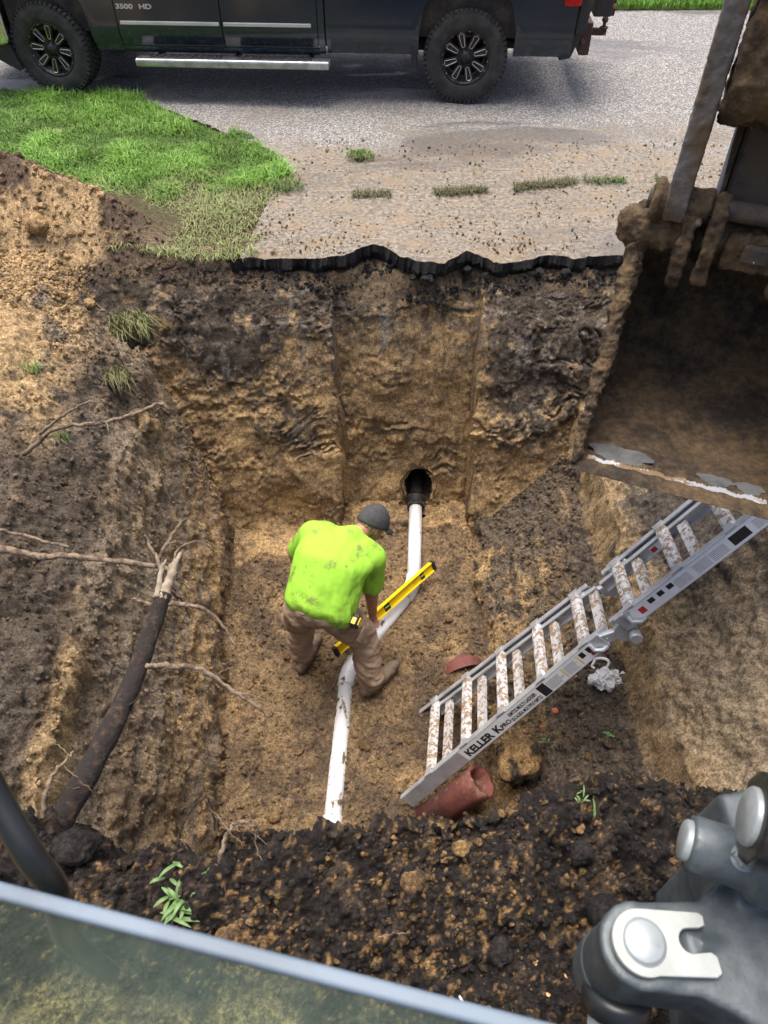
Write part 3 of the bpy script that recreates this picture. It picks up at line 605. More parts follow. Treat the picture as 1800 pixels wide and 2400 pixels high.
def wheel(parent, x, y, steer=0, rot=0, first=None):
    wv = bpy.data.objects.new('wheel', None); COL.objects.link(wv); wv.parent = parent; wv.location = (x, y, .42); wv.rotation_euler = (0, rot, steer); wv.empty_display_size = .1
    if first:
        for ch in first.children:
            c = ch.copy(); COL.objects.link(c); c.parent = wv
            for g in ch.children:
                d2 = g.copy(); COL.objects.link(d2); d2.parent = c
        return wv
    t = tyre_mb().build('tyre', M['rubber'], wv, True); t.modifiers.new('e', 'EDGE_SPLIT').split_angle = R(35)
    MB().lathe([(.24, .11), (.215, .05), (.20, -.03), (.205, -.085), (.232, -.10), (.243, -.122), (.236, -.13), (.222, -.118), (.21, -.09), (.19, -.07)], (0, 0, 0), (0, 1, 0), 56).build('rim_barrel', M['rim_black'], wv, True)
    MB().lathe([(.2, .06), (0, .06)], (0, 0, 0), (0, 1, 0), 40).build('brake_disc', M['underside'], wv)
    mb = MB(); mb.lathe([(.075, .0), (.075, -.075), (.062, -.098), (.052, -.10), (.047, -.125), (.0, -.128)], (0, 0, 0), (0, 1, 0), 32); mb.build('hub_cap', M['rim_black'], wv, True)
    for k in range(8):
        a = 2*math.pi*(k+.5)/8; d_ = Vector((math.cos(a), 0, math.sin(a))); s_ = Vector((-math.sin(a), 0, math.cos(a))); up_ = Vector((0, -1, 0))
        Mx = Matrix((d_, s_, up_)).transposed()
        mb = MB()
        mb.add([d_*.06+s_*.028+up_*.06, d_*.06-s_*.028+up_*.06, d_*.215-s_*.042+up_*.085, d_*.215+s_*.042+up_*.085, d_*.06+s_*.028+up_*.09, d_*.06-s_*.028+up_*.09, d_*.215-s_*.042+up_*.104, d_*.215+s_*.042+up_*.104], [(3, 2, 1, 0), (4, 5, 6, 7), (0, 1, 5, 4), (1, 2, 6, 5), (2, 3, 7, 6), (3, 0, 4, 7)])
        sp_ = mb.build('spoke', M['rim_black'], wv)
        lp = []
        for aa, bb in ((.095, .014), (.195, .024), (.207, .018), (.207, -.018), (.195, -.024), (.095, -.014), (.088, 0)): lp.append(d_*aa + s_*bb + up_*(.0975+.1*(aa-.06)))
        MB().tube(lp + [lp[0]], .0035, 6).build('machined_edge', M['rim_cut'], sp_)
    for k in range(16):
        a = 2*math.pi*k/16; MB().lathe([(.0075, 0), (.0065, -.008), (0, -.01)], (.226*math.cos(a), -.112, .226*math.sin(a)), (0, 1, 0), 8).build('rim_bolt', M['rim_cut'], wv)
    for k in range(8):
        a = 2*math.pi*k/8; MB().lathe([(.011, 0), (.011, -.02), (.006, -.026), (0, -.026)], (.06*math.cos(a), -.092, .06*math.sin(a)), (0, 1, 0), 6).build('wheel_nut', M['rim_black'], wv)
    return wv
w0 = wheel(truck, 0, .0, 0, .12); wheel(truck, -WB, .01, R(-7), .5, w0); w2 = wheel(truck, 0, 1.72, R(180), .3, w0); wheel(truck, -WB, 1.72, R(173), .9, w0)
# white post on the lawn across the road
M['white_paint'] = simple('white_paint', (.72, .74, .77), .5, 0, .12, 6)
po = thing('post', 'pale post on the lawn across the road', 'post', (5.55, 12.2, 0)); bevel(MB().box((0, 0, .6), (.22, .22, 1.2)).build('post_shaft', M['white_paint'], po), .01, 2); MB().prism([(-.14, 1.2), (.14, 1.2), (0, 1.32)], (0, 0, 0), (1, 0, 0), (0, 0, 1), .28).build('post_cap', M['white_paint'], po)
# ================================================================== WORKER
n = N('lime_shirt'); xz = n.sep(); f_ = n.ramp(n.noise(9, 6, .75), .52, .66); lowb = n.ramp(xz[1], 2.86, 2.62)
n.set(n.mix(n.math('MULTIPLY', f_, n.math('ADD', n.math('MULTIPLY', lowb, .75), .07)), (.31, .62, .055), (.19, .21, .06)), .85, 0, .2); n.bump(n.noise(16, 3, .5, stretch=(1, .5, 1)), .25, .02); M['shirt'] = n.m
n = N('khaki_trousers'); f_ = n.ramp(n.noise(7, 6, .7), .42, .68)
n.set(n.mix(f_, (.36, .265, .185), (.20, .135, .085)), .9, 0, .2); n.bump(n.noise(22, 4, .55, stretch=(1, 1, 2.5)), .5, .02); M['khaki'] = n.m
M['boot'] = simple('muddy_boot', (.17, .12, .08), .7, 0, .4, 14, bsc=40, bst=.4, col2=(.075, .055, .04))
M['skin'] = simple('skin', (.42, .20, .13), .5, 0, .25, 10, bsc=90, bst=.08)
M['cap'] = simple('grey_cap', (.055, .055, .056), .85, 0, .3, 25, bsc=140, bst=.2)
M['hair'] = simple('hair', (.26, .17, .085), .6, 0, .5, 60)
M['yellow'] = simple('yellow_enamel', (.80, .56, .01), .35, 0, .12, 9, bsc=30, bst=.03, col2=(.60, .40, .02), lo=.55, hi=.7)
M['black_rubber'] = simple('black_rubber', (.016, .016, .017), .6, 0, .3, 20)
def lerp(a, b, t): return Vector(a)*(1-t) + Vector(b)*t
def limb(mb, pts, rad, k=7, n=16):
    for i in range(len(pts)-1):
        for q in range(k+1):
            t = q/k; mb.ell(lerp(pts[i], pts[i+1], t), rad[i]*(1-t)+rad[i+1]*t, None, n, 10)
def axes(x, z):
    z = Vector(z).normalized(); x = Vector(x); x = (x - z*x.dot(z)).normalized(); return Matrix((x, z.cross(x), z)).transposed()
per = thing('person', 'person in a lime green shirt and khaki trousers bending over the pipe', 'person', (-.36, 2.72, FLOOR))
INV = Matrix.Translation(-Vector(per.location))
def pz(o): o.data.transform(INV); o.parent = per; return o
PEL, MID, UPB, NEK, HED = (-.405, 2.66, -1.14), (-.335, 2.85, -.955), (-.265, 3.0, -.945), (-.155, 3.10, -.915), (-.075, 3.175, -.915)
SHL, SHR = (-.45, 3.06, -.91), (-.085, 2.965, -1.02); ELL, WRL = (-.60, 3.12, -1.16), (-.53, 2.98, -1.42); ELR, WRR = (-.085, 2.95, -1.36), (-.082, 2.995, -1.66)
HPL, KNL, ANL = (-.52, 2.69, -1.20), (-.575, 2.83, -1.54), (-.585, 2.80, -1.90); HPR, KNR, ANR = (-.30, 2.655, -1.20), (-.15, 2.73, -1.53), (-.085, 2.575, -1.88)
ACR = Vector(SHR)-Vector(SHL)
def torso(mb, g0=0, a=0, b=1, k=16):
    pts = [PEL, MID, UPB]
    for q in range(k+1):
        t = a + (b-a)*q/k; u = t*2; g = g0(t) if callable(g0) else g0; p = lerp(pts[0], pts[1], u) if u < 1 else lerp(pts[1], pts[2], u-1)
        dr_ = (lerp(pts[1], pts[2], .5)-lerp(pts[0], pts[1], .5))
        wv_ = (.165+.05*math.sin(min(1, t*1.15)*math.pi/2))+g; mb.ell(p, (wv_, .118+.02*math.sin(t*math.pi)+g, .07), axes(ACR, dr_), 20, 10)
mb = MB(); torso(mb); limb(mb, [UPB, NEK, HED], [.085, .058, .06], 5); limb(mb, [lerp(SHL, UPB, .2), SHL, ELL, WRL], [.075, .07, .048, .032]); limb(mb, [lerp(SHR, UPB, .2), SHR, ELR, WRR], [.075, .07, .05, .034])
limb(mb, [HPL, KNL, ANL], [.09, .065, .05]); limb(mb, [HPR, KNR, ANR], [.09, .065, .05])
HU = Vector((.40, .55, .73)).normalized(); FD = Vector((.75, .25, -.60)); FD = (FD - HU*FD.dot(HU)).normalized(); SD = HU.cross(FD); HM = Matrix((FD, SD, HU)).transposed(); hc = Vector(HED)
mb.ell(hc, (.096, .076, .105), HM); mb.ell(hc+FD*.03-HU*.06, (.062, .056, .06), HM); mb.ell(hc+FD*.097-HU*.02, (.02, .013, .024), HM, 10, 8)
for sgn in (-1, 1): mb.ell(hc+SD*sgn*.078-FD*.005-HU*.02, (.02, .012, .032), HM, 12, 8)
mb.ell(hc+FD*.088-HU*.065, (.012, .026, .008), HM, 10, 8)
def hand(mb, w, dirn, side, curl, fl=.085):
    """palm, four fingers of different length and a thumb from the side of the palm"""
    w = Vector(w); D = Vector(dirn).normalized(); Sd = Vector(side); Sd = (Sd-D*Sd.dot(D)).normalized(); Nn = D.cross(Sd)*curl
    for q in range(5): mb.ell(w+D*(.012+.018*q), (.028+.010*min(q, 3)/3, .017, .022), Matrix((Sd, Nn, D)).transposed(), 12, 8)
    for k, (off, ln) in enumerate(((-.031, .88), (-.011, 1.0), (.010, .95), (.030, .74))):
        b = w+D*.09+Sd*off; L = fl*ln; p1 = b+D*L*.42+Nn*L*.12; p2 = p1+D*L*.16+Nn*L*.30; p3 = p2-D*L*.12+Nn*L*.26
        limb(mb, [b, p1, p2, p3], [.0095, .009, .0085, .0075], 5, 8)
    b = w+D*.03-Sd*.034; p1 = b-Sd*.022+D*.03+Nn*.014; p2 = p1+D*.026+Nn*.026+Sd*.006
    limb(mb, [b, p1, p2], [.013, .0105, .009], 5, 8)
hand(mb, WRR, (.0, .12, -1), (.68, .72, 0), 1); hand(mb, WRL, (-.12, -.5, -.75), (.9, -.3, 0), 1)
body = pz(rounded('body', mb, M['skin'], None, .0075, 3))
for sgn in (-1, 1): pz(MB().ell(hc+FD*.086+SD*sgn*.031+HU*.0, .0115).build('eye', M['black_rubber'], None, True))
# hair under the cap
mb = MB(); mb.ell(hc-FD*.022-HU*.012, (.089, .086, .088), HM); mb.ell(hc-FD*.065-HU*.055, (.035, .062, .045), HM); 
pz(rounded('hair', mb, M['hair'], None, .008, 2, lambda c: .008*fbm(c, 45, 3, 77) - .012*ss(.03, .06, (c-np.array(hc))@np.array(FD))))
mb = MB(); vs = []; fs = []
for i in range(13):
    th = math.pi*.54*i/12
    for k in range(28):
        a = 2*math.pi*k/28; vs.append(hc + HU*(.012+.122*math.cos(th)) + (FD*math.cos(a)*.110 + SD*math.sin(a)*.094)*math.sin(th)*(1-.06*math.cos(th)))
fs = [(i*28+k, (i+1)*28+k, (i+1)*28+(k+1) % 28, i*28+(k+1) % 28) for i in range(12) for k in range(28)]
cap = pz(MB().add(vs, fs).build('cap', M['cap'], None, True)); sm = cap.modifiers.new('t', 'SOLIDIFY'); sm.thickness = .004; sm.offset = 1
vs = []; 
for i in range(2):
    for k in range(13):
        a = R(-58+116*k/12); r0 = .106 if i == 0 else .106+.075*math.cos(a*.9)**.6
        vs.append(hc + HU*(.006-(.0 if i == 0 else .022)-.02*abs(math.sin(a))**2) + FD*math.cos(a)*r0 + SD*math.sin(a)*.094)
br = pz(MB().add(vs, [(k, k+1, 13+k+1, 13+k) for k in range(12)]).build('cap_brim', M['cap'], None, True)); sm = br.modifiers.new('t', 'SOLIDIFY'); sm.thickness = .005; br.parent = cap; br.matrix_parent_inverse = Matrix()
pz(MB().ell(hc+HU*.135, (.008, .008, .005), HM, 10, 6).build('cap_button', M['cap'], None, True)).parent = cap
# shirt
mb = MB(); torso(mb, lambda t: .040+.026*max(0, 1-t/.5), -.04, 1.0, 22)
limb(mb, [UPB, lerp(UPB, NEK, .62)], [.135, .085], 6, 18)
limb(mb, [lerp(SHL, UPB, .35), SHL, lerp(SHL, ELL, .72)], [.125, .105, .083]); limb(mb, [lerp(SHR, UPB, .35), SHR, lerp(SHR, ELR, .72)], [.125, .105, .09])
def wr(c):
    c = np.asarray(c, float); arm = np.exp(-((c[:, 0]+.12)/.09)**2)*ss(3.02, 2.85, c[:, 1]); f = fbm(np.stack([c[:, 0]*9-c[:, 1]*4, c[:, 1]*3+c[:, 2]*5, c[:, 2]*3], 1), 1, 3, 601)
    hang = ss(2.82, 2.62, c[:, 1]); g_ = fbm(np.stack([c[:, 0]*14, c[:, 1]*3, c[:, 2]*4], 1), 1, 3, 602)
    return .014*f*(.15+1.6*arm) + .012*g_*hang + .006*(.15+arm+.6*hang)*fbm(np.stack([c[:, 0]*22+c[:, 1]*10, c[:, 1]*9, c[:, 2]*12], 1), 1, 3, 603)
sh = pz(rounded('shirt', mb, M['shirt'], None, .012, 9, wr))
# trousers with cargo pocket
mb = MB(); mb.ell(PEL, (.195, .15, .13), axes(ACR, (Vector(MID)-Vector(PEL)))); mb.ell(lerp(PEL, MID, .2), (.185, .14, .1), axes(ACR, (Vector(MID)-Vector(PEL))))
limb(mb, [HPL, KNL, lerp(KNL, ANL, .93)], [.128, .10, .084], 9); limb(mb, [HPR, lerp(HPR, KNR, .5), KNR, lerp(KNR, ANR, .93)], [.13, .122, .105, .088], 9)
mb.ell(lerp(HPR, KNR, .62)+Vector((.075, -.055, 0)), (.03, .075, .09), axes((.8, -.5, 0), (Vector(HPR)-Vector(KNR))))
mb.ell(lerp(HPL, KNL, .65)+Vector((-.09, -.03, 0)), (.028, .07, .085), axes((-.8, -.3, 0), (Vector(HPL)-Vector(KNL))))
def wt(c):
    c = np.asarray(c, float); a_ = fbm(np.stack([c[:, 0]*5+c[:, 1]*3, c[:, 1]*4, c[:, 2]*19+c[:, 0]*8], 1), 1, 3, 611)
    return .013*a_*(.4+.9*ss(-1.35, -1.7, c[:, 2])) + .006*fbm(c, 26, 3, 612)
tr = pz(rounded('trousers', mb, M['khaki'], None, .011, 5, wt))
fl_c = Vector(HPR).lerp(Vector(KNR), .40)+Vector((.098, -.086, -.01)); pz(bevel(MB().box(fl_c, (.012, .105, .05), axes((.8, -.55, .15), (Vector(HPR)-Vector(KNR)))).build('pocket_flap', M['khaki'], None), .004, 2))
def boot(heel, toe, ank):
    h, t = Vector(heel), Vector(toe); D = (t-h).normalized(); Sd = Vector((-D.y, D.x, 0)); L = (t-h).length; mb = MB()
    for q in range(12):
        u = q/11; wv_ = .040+.014*math.sin(u*math.pi*.9+.2); hv = .075-.03*u; mb.ell(h+D*(L*(.05+.9*u))+Vector((0, 0, .05-.008*u)), (.045, wv_, hv*.75), Matrix((D, Sd, Vector((0, 0, 1)))).transposed(), 14, 10)
    limb(mb, [h+D*.07+Vector((0, 0, .06)), Vector(ank)], [.062, .06], 6)
    b = pz(rounded('boot', mb, M['boot'], None, .009, 4, lambda c: .006*fbm(c, 24, 3, 66)))
    sm = MB(); pl = []
    for k in range(20):
        a = 2*math.pi*k/20; x = math.cos(a); pl.append((L*.5+x*L*.52, math.sin(a)*(.046+.010*x)))
    sm.prism(pl, h+Vector((0, 0, .004)), D, Sd, .03); s2 = pz(sm.build('sole', M['boot'], None)); s2.parent = b
gl_, gr_ = gz(-.54, 2.85), gz(-.02, 2.66)
boot((-.60, 2.71, gl_+.005), (-.49, 2.98, gl_+.01), (-.585, 2.79, -1.84)); boot((-.135, 2.52, gr_+.005), (.085, 2.75, gr_+.01), (-.085, 2.575, -1.82))
# tape measure clipped to the pocket
tm = thing('tape_measure', 'black and yellow tape measure clipped to the trouser pocket', 'tape measure', (-.175, 2.575, -1.155)); TMX = Matrix.Rotation(R(-25), 3, 'Z') @ Matrix.Rotation(R(20), 3, 'X')
o = bevel(MB().box((.0, 0, 0), (.05, .085, .09), TMX).build('case', M['black_rubber'], tm), .015, 3)
bevel(MB().box(TMX @ Vector((.028, 0, .004)), (.006, .052, .056), TMX).build('side_plate', M['yellow'], tm), .002, 2)
for k in range(5): MB().box(TMX @ Vector((0, -.039, -.028+.014*k)), (.03, .006, .006), TMX).build('grip_rib', M['black_rubber'], tm)
MB().box(TMX @ Vector((0, -.01, .047)), (.026, .04, .006), TMX).build('top_band', M['yellow'], tm)

# ================================================================== SPIRIT LEVEL
A_, B_ = Vector((-.335, 2.815, -1.87)), Vector((.375, 3.565, -1.85)); D_ = (B_-A_).normalized(); LN = (B_-A_).length; U_ = Vector((.0, 0, 1)); U_ = (U_-D_*U_.dot(D_)); U_ = (U_ - D_.cross(U_)*.55).normalized(); S_ = D_.cross(U_)
lv = thing('spirit_level', 'long yellow spirit level laid along the white pipe by the worker', 'spirit level', A_); LM = Matrix((D_, S_, U_)).transposed()
def lb(name, c, size, mat, par=lv): return MB().box(D_*c[0]+S_*c[1]+U_*c[2], size, LM).build(name, mat, par)
bevel(lb('top_flange', (LN/2, 0, .035), (LN, .036, .009), M['yellow']), .002); bevel(lb('bottom_flange', (LN/2, 0, -.035), (LN, .036, .009), M['yellow']), .002); 
M['vial'] = simple('vial', (.30, .55, .10), .1, 0, .2, 10)
xs_ = [.0, .10, .155, LN/2-.035, LN/2+.035, LN-.155, LN-.10, LN]
for a, b in ((0, .10), (.14, LN/2-.028), (LN/2+.028, LN-.14), (LN-.10, LN)): lb('web', ((a+b)/2, 0, 0), (b-a, .010, .062), M['yellow'])
for c in (.12, LN/2, LN-.12):
    w_ = .08 if c == LN/2 else .06; fr = lb('vial_block', (c, 0, 0), (w_*.7, .016, .060), M['black_rubber']); MB().tube([D_*(c-.02)+S_*.0+U_*.0, D_*(c+.02)], .0105, 10).build('vial', M['vial'], fr)
for c in (-.012, LN+.012): bevel(lb('end_cap', (c, 0, 0), (.03, .040, .082), M['black_rubber']), .005, 2)

# ================================================================== SEWER PIPE
n = N('white_pvc'); sp_ = n.ramp(n.noise(55, 3, .7), .60, .66); big = n.ramp(n.noise(9, 5, .65, stretch=(1, .6, 1)), .58, .66)
fz_ = n.math('MAXIMUM', n.math('MULTIPLY', sp_, n.ramp(n.noise(6, 2), .45, .6)), big)
n.set(n.mix(fz_, (.68, .69, .70), (.13, .09, .05)), n.ramp(fz_, 0, 1, .35, .9)); M['pvc'] = n.m
M['pvc_clean'] = simple('white_pvc_clean', (.80, .80, .80), .35, 0, .06, 8)
pp = thing('sewer_pipe', 'white plastic sewer pipe half buried along the trench floor', 'pipe', (0, 0, 0))
def pipe(name, a, b, r=.056, mat='pvc', th=.005):
    a, b = Vector(a), Vector(b); L = (b-a).length
    return MB().lathe([(r-th, 0), (r, 0), (r, L), (r-th, L)], a, b-a, 32, True).build(name, M[mat], pp, True)
PA, PB, PC, PD = Vector((.275, 4.34, -1.955)), Vector((.235, 3.47, -1.985)), Vector((-.265, 2.74, -2.030)), Vector((-.345, 1.2, -1.995))
pipe('pipe_length', PA, PB); pipe('pipe_length', PB.lerp(PC, .12), PC.lerp(PB, .05), .056); pipe('pipe_length', PC.lerp(PD, .03), PD, .056)
pipe('pipe_bell', PC.lerp(PD, .68), PC.lerp(PD, 1.0), .064)
for P0, Q0, Q1 in ((PB, PA, PC), (PC, PB, PD)):
    a = P0.lerp(Q0, .10/(P0-Q0).length); b = P0.lerp(Q1, .13/(P0-Q1).length); pts = [a.lerp(P0, t).lerp(P0.lerp(b, t), t) for t in np.linspace(0, 1, 9)]
    e = MB().tube(pts, [.066]+[.063]*7+[.066], 28).build('elbow', M['pvc'], pp, True)
rc = MB().lathe([(.06, -.07), (.072, -.07), (.076, -.05), (.072, -.03), (.072, .03), (.076, .05), (.072, .07), (.06, .07)], PA+Vector((.002, .02, 0)), (0.03, 1, 0), 32).build('rubber_coupling', M['black_rubber'], pp, True)
for q in (-.05, .05): MB().lathe([(.0765, -.007), (.0785, -.006), (.0785, .006), (.0765, .007)], PA+Vector((.002, .02+q, 0)), (.03, 1, 0), 32).build('clamp_band', M['chrome'], rc)
n = None
M['clay_shade'] = simple('shaded_clay', (.02, .016, .014), .8, 0, .3, 12, bsc=30, bst=.3)  # near-black colour paints in the shade deep in the hole
MB().lathe([(.05, 0), (.062, 0), (.062, .7), (.05, .7)], PA+Vector((.004, .06, .0)), (.03, 1, .0), 28, True).build('old_pipe_end', M['clay_shade'], pp, True)

# ================================================================== CLAY PIPES, CLODS
n = N('clay'); f_ = n.ramp(n.noise(11, 6, .7), .47, .6); f2 = n.ramp(n.noise(5, 5, .7), .5, .62)
n.set(n.mix(f2, n.mix(f_, (.15, .045, .032), (.085, .032, .026)), (.22, .155, .09)), .75); n.bump(n.noise(40, 5, .7), .35); M['clay'] = n.m
cp = thing('clay_pipe', 'broken red clay pipe lying beside the foot of the ladder', 'clay pipe', (.46, 1.80, gz(.46, 1.80)))
a, b = Vector((.27, 1.67, -1.99))-cp.location, Vector((.595, 1.765, -1.60))-cp.location; x_, y_, z_ = frame(b-a); L = (b-a).length; vs = []; nn = 40
for ri, h0, wob in ((.080, 0, 0), (.098, 0, 0), (.098, L*.8, 0), (.103, L*.96, 1), (.080, L*.95, 1), (.080, L*.7, 0)):
    for k in range(nn):
        an = 2*math.pi*k/nn; j = wob*(.005*math.sin(2*an+1)+.004*math.sin(5*an)+.003*math.sin(11*an+2)); vs.append(a+z_*(h0+j)+(x_*math.cos(an)+y_*math.sin(an))*(ri+.0015*math.sin(7*an)))
MB().add(vs, [(i*nn+k, i*nn+(k+1) % nn, ((i+1) % 6)*nn+(k+1) % nn, ((i+1) % 6)*nn+k) for i in range(6) for k in range(nn)]).build('pipe_shell', M['clay'], cp, True)
sd_ = thing('clay_pipe_shard', 'curved red clay pipe shard half sunk in the trench floor behind the ladder', 'pipe shard', (.56, 2.73, gz(.56, 2.73)), rot=(R(10), R(-6), R(15)))
vs = []; mA, mB = 24, 4
for rr_ in (.16, .142):
    for i in range(mA+1):
        u = i/mA; an = R(18+144*u); w_ = .085*(math.sin(u*math.pi))**.55+.005+.008*math.sin(u*17)
        for j in range(mB+1): vs.append((rr_*math.cos(an), -.03+w_*j/mB, rr_*math.sin(an)-.105))
q_ = (mA+1)*(mB+1); fs = []
for s0 in (0, 1):
    for i in range(mA):
        for j in range(mB):
            c = s0*q_+i*(mB+1)+j; fs.append((c, c+1, c+mB+2, c+mB+1) if s0 == 0 else (c, c+mB+1, c+mB+2, c+1))
for i in range(mA):
    for j in (0, mB): c = i*(mB+1)+j; fs.append((c, c+mB+1, c+mB+1+q_, c+q_))
MB().add(vs, fs).build('shard', M['clay'], sd_, True).modifiers.new('e', 'EDGE_SPLIT').split_angle = R(50)
def soilcol(o, c1_, c2_, s):
    nv = len(o.data.vertices); c = np.empty(nv*3, np.float32); o.data.vertices.foreach_get('co', c); c = c.reshape(-1, 3); f = ss(-.25, .35, fbm(c, 14, 4, s))[:, None]
    a = o.data.color_attributes.new('soil', 'FLOAT_COLOR', 'POINT'); q = np.ones((nv, 4), np.float32); q[:, :3] = np.array(c1_)*(1-f)+np.array(c2_)*f; a.data.foreach_set('color', q.ravel())
def clod(name, label, cat, x, y, r, c1_, c2_, seed, sq=(1, 1, .8), rough=.4, lift=.3, group=None, z=None, vox=None):
    mb = MB(); rg = random.Random(seed); mb.ell((0, 0, 0), (r*sq[0], r*sq[1], r*sq[2]))
    for k in range(4): mb.ell((r*rg.uniform(-.5, .5), r*rg.uniform(-.5, .5), r*rg.uniform(-.3, .4)), r*rg.uniform(.4, .65))
    o = rounded(name, mb, M['soil'], None, vox or max(.005, r/9), 1, lambda c: rough*r*fbm(c, .55/r, 5, seed, .6)); o.location = (x, y, (z if z is not None else gz(x, y))+r*lift)
    soilcol(o, c1_, c2_, seed); return tag(o, label, cat, group)
TN, DK_, BR_ = (.34, .21, .09), (.03, .025, .02), (.14, .09, .048)
sc_ = thing('soil_clump', 'big crumbly brown clump of soil standing on a stub beside the ladder', 'soil clump', (.83, 1.89, gz(.83, 1.89)))
for nm, dx, r, sq, z in (('clump', (0, 0), .135, (1, .9, .85), .20), ('stub', (.0, -.02), .085, (.85, .85, 1.7), .02)):
    o = clod(nm, None, None, dx[0], dx[1], r, (.30, .19, .085), (.055, .042, .032), 31 if nm == 'clump' else 32, sq, .45, 0, z=z, vox=.007); o.parent = sc_
for k, (x, y, r, lab) in enumerate([(.09, .72, .036, 'rounded tan clod with a dark hollow on the black soil heap'), (.255, .82, .03, 'flat tan lump near the top of the black soil heap below the clay pipe'), (.05, .565, .020, 'tan root-pierced clod on the black soil heap'), (.36, .53, .045, 'large square black clod on the soil heap'), (.70, .62, .055, 'big black clod beside the steel bracket'), (.93, .66, .03, 'tan angular clod right beside the steel bracket'), (.64, .80, .04, 'black flat slab of topsoil on the heap crest'), (-.47, .55, .05, 'tan lump of sand beside the green weed'), (-1.0, .80, .07, 'black lump of topsoil at the base of the thick root')]):
    tn_ = 'tan' in lab; clod('clod', lab, 'clod', x, y, r, TN if tn_ else (.035, .03, .027), BR_ if tn_ else (.018, .016, .015), 40+k, rough=.5)
rg = random.Random(4)
for k in range(34):
    x, y = rg.uniform(-.42, .75), rg.uniform(.45, .98); clod('small_clod', 'small rounded tan clod on the black soil heap', 'clod', x, y, rg.uniform(.008, .016), TN, BR_, 100+k, group='small tan clods on the black soil heap', vox=.0045)
for k in range(30):
    x, y = rg.uniform(-.9, .65), rg.uniform(1.55, 4.0)
    if abs(x-np.interp(y, [1.2, 2.73, 3.45, 5], [-.34, -.27, .24, .28])) < .12 or (-.7 < x < .15 and 2.5 < y < 3.1): continue
    clod('floor_clod', 'brown clod lying on the sandy trench floor', 'clod', x, y, rg.uniform(.015, .035), BR_, (.24, .15, .07), 150+k, group='clods on the trench floor', vox=.007)
for k in range(16):
    x, y = rg.uniform(.85, 1.42), rg.uniform(1.6, 3.4); clod('slope_clod', 'dark clod resting on the soil slope under the ladder', 'clod', x, y, rg.uniform(.015, .04), (.06, .048, .036), BR_, 190+k, group='clods on the slope under the ladder', vox=.008)
for k, (x, y, r, l) in enumerate([(-3.02, 5.5, .15, 'large tan sand lump on top of the spoil pile by the lawn'), (-2.15, 4.72, .05, 'tan lump at the foot of the spoil pile beside the pit'), (-1.85, 4.75, .03, 'small tan lump on the churned verge by the pit'), (-2.55, 5.18, .09, 'smooth sliced clay lump in the side of the spoil pile')]):
    clod('sand_lump', l, 'clod', x, y, r, (.42, .28, .13), (.28, .18, .09), 220+k, rough=.35)
M['brick'] = simple('brick', (.42, .12, .055), .85, 0, .3, 20, bsc=50, bst=.4)
for k, (x, y, r, l) in enumerate([(1.075, 2.19, .022, 'orange brick fragment on the slope below the ladder'), (.99, 2.12, .012, 'tiny orange brick chip beside the larger brick fragment'), (1.22, 2.37, .011, 'tiny orange brick chip beside the plastic bag')]):
    o = clod('brick_fragment', l, 'brick fragment', x, y, r, TN, TN, 240+k, vox=.004, rough=.3); o.data.materials.clear(); o.data.materials.append(M['brick'])
for k in range(7):
    x = [-.12, .2, .32, .62, .75, 1.15, 1.35][k]; o = clod('asphalt_chunk', 'black chunk of broken asphalt hanging at the cut road edge', 'asphalt chunk', x, float(road_edge(np.array([x]))[0])-.045, rg.uniform(.022, .036), DK_, (.05, .048, .046), 260+k, group='asphalt chunks at the cut road edge', z=-.13, rough=.95, lift=.1); o.data.materials.clear(); o.data.materials.append(M['asphalt_edge'])
# slumped lumps below the hanging sod
clod('soil_block', 'upright tan block of sand breaking from the left bank below the sod', 'soil block', -1.70, 3.86, .15, (.36, .245, .12), (.12, .09, .06), 281, (.75, .6, 1.2), .75, -.35)

# ================================================================== PLASTIC BAG
n = N('plastic_film'); n.set((.82, .85, .87), .25); n.b.inputs['Transmission Weight'].default_value = .35; n.b.inputs['IOR'].default_value = 1.2; M['film'] = n.m
bx_, by_ = 1.36, 2.27
bgt = thing('plastic_bag', 'crumpled white plastic bag with a handle loop on the slope below the ladder hinge', 'plastic bag', (bx_, by_, gz(bx_, by_)))
mb = MB().ell((0, 0, .035), (.095, .07, .045), None, 48, 26); o = mb.build('bag_body', M['film'], bgt); c = np.array([v.co for v in o.data.vertices]); dsp = .05*(np.abs(fbm(c, 13, 4, 701))-.3) + .02*fbm(c, 40, 3, 702)
for i, v in enumerate(o.data.vertices): v.co += v.normal*float(dsp[i])
def ribbon(name, pts, w, parent, mat):
    vs = []; fs = []
    for i, p in enumerate(pts):
        p = Vector(p); t = (Vector(pts[min(i+1, len(pts)-1)])-Vector(pts[max(i-1, 0)])).normalized(); s_ = t.cross(Vector((.3, -.5, .8))).normalized()*w/2; vs += [p-s_, p+s_]
    fs = [(2*i, 2*i+1, 2*i+3, 2*i+2) for i in range(len(pts)-1)]; o = new_mesh(name, vs, fs, mat, parent, True); m = o.modifiers.new('t', 'SOLIDIFY'); m.thickness = .002; return o
ribbon('handle_loop', [(-.02+.05*math.cos(a)+.01*math.sin(3*a), .1+.045*math.sin(a), .035+.012*math.sin(2*a)) for a in np.linspace(-.6, 3.9, 16)], .018, bgt, M['film'])
ribbon('bag_corner', [(.07, .0, .04), (.10, .03, .055), (.12, .01, .05), (.125, -.03, .03), (.105, -.05, .02)], .03, bgt, M['film'])
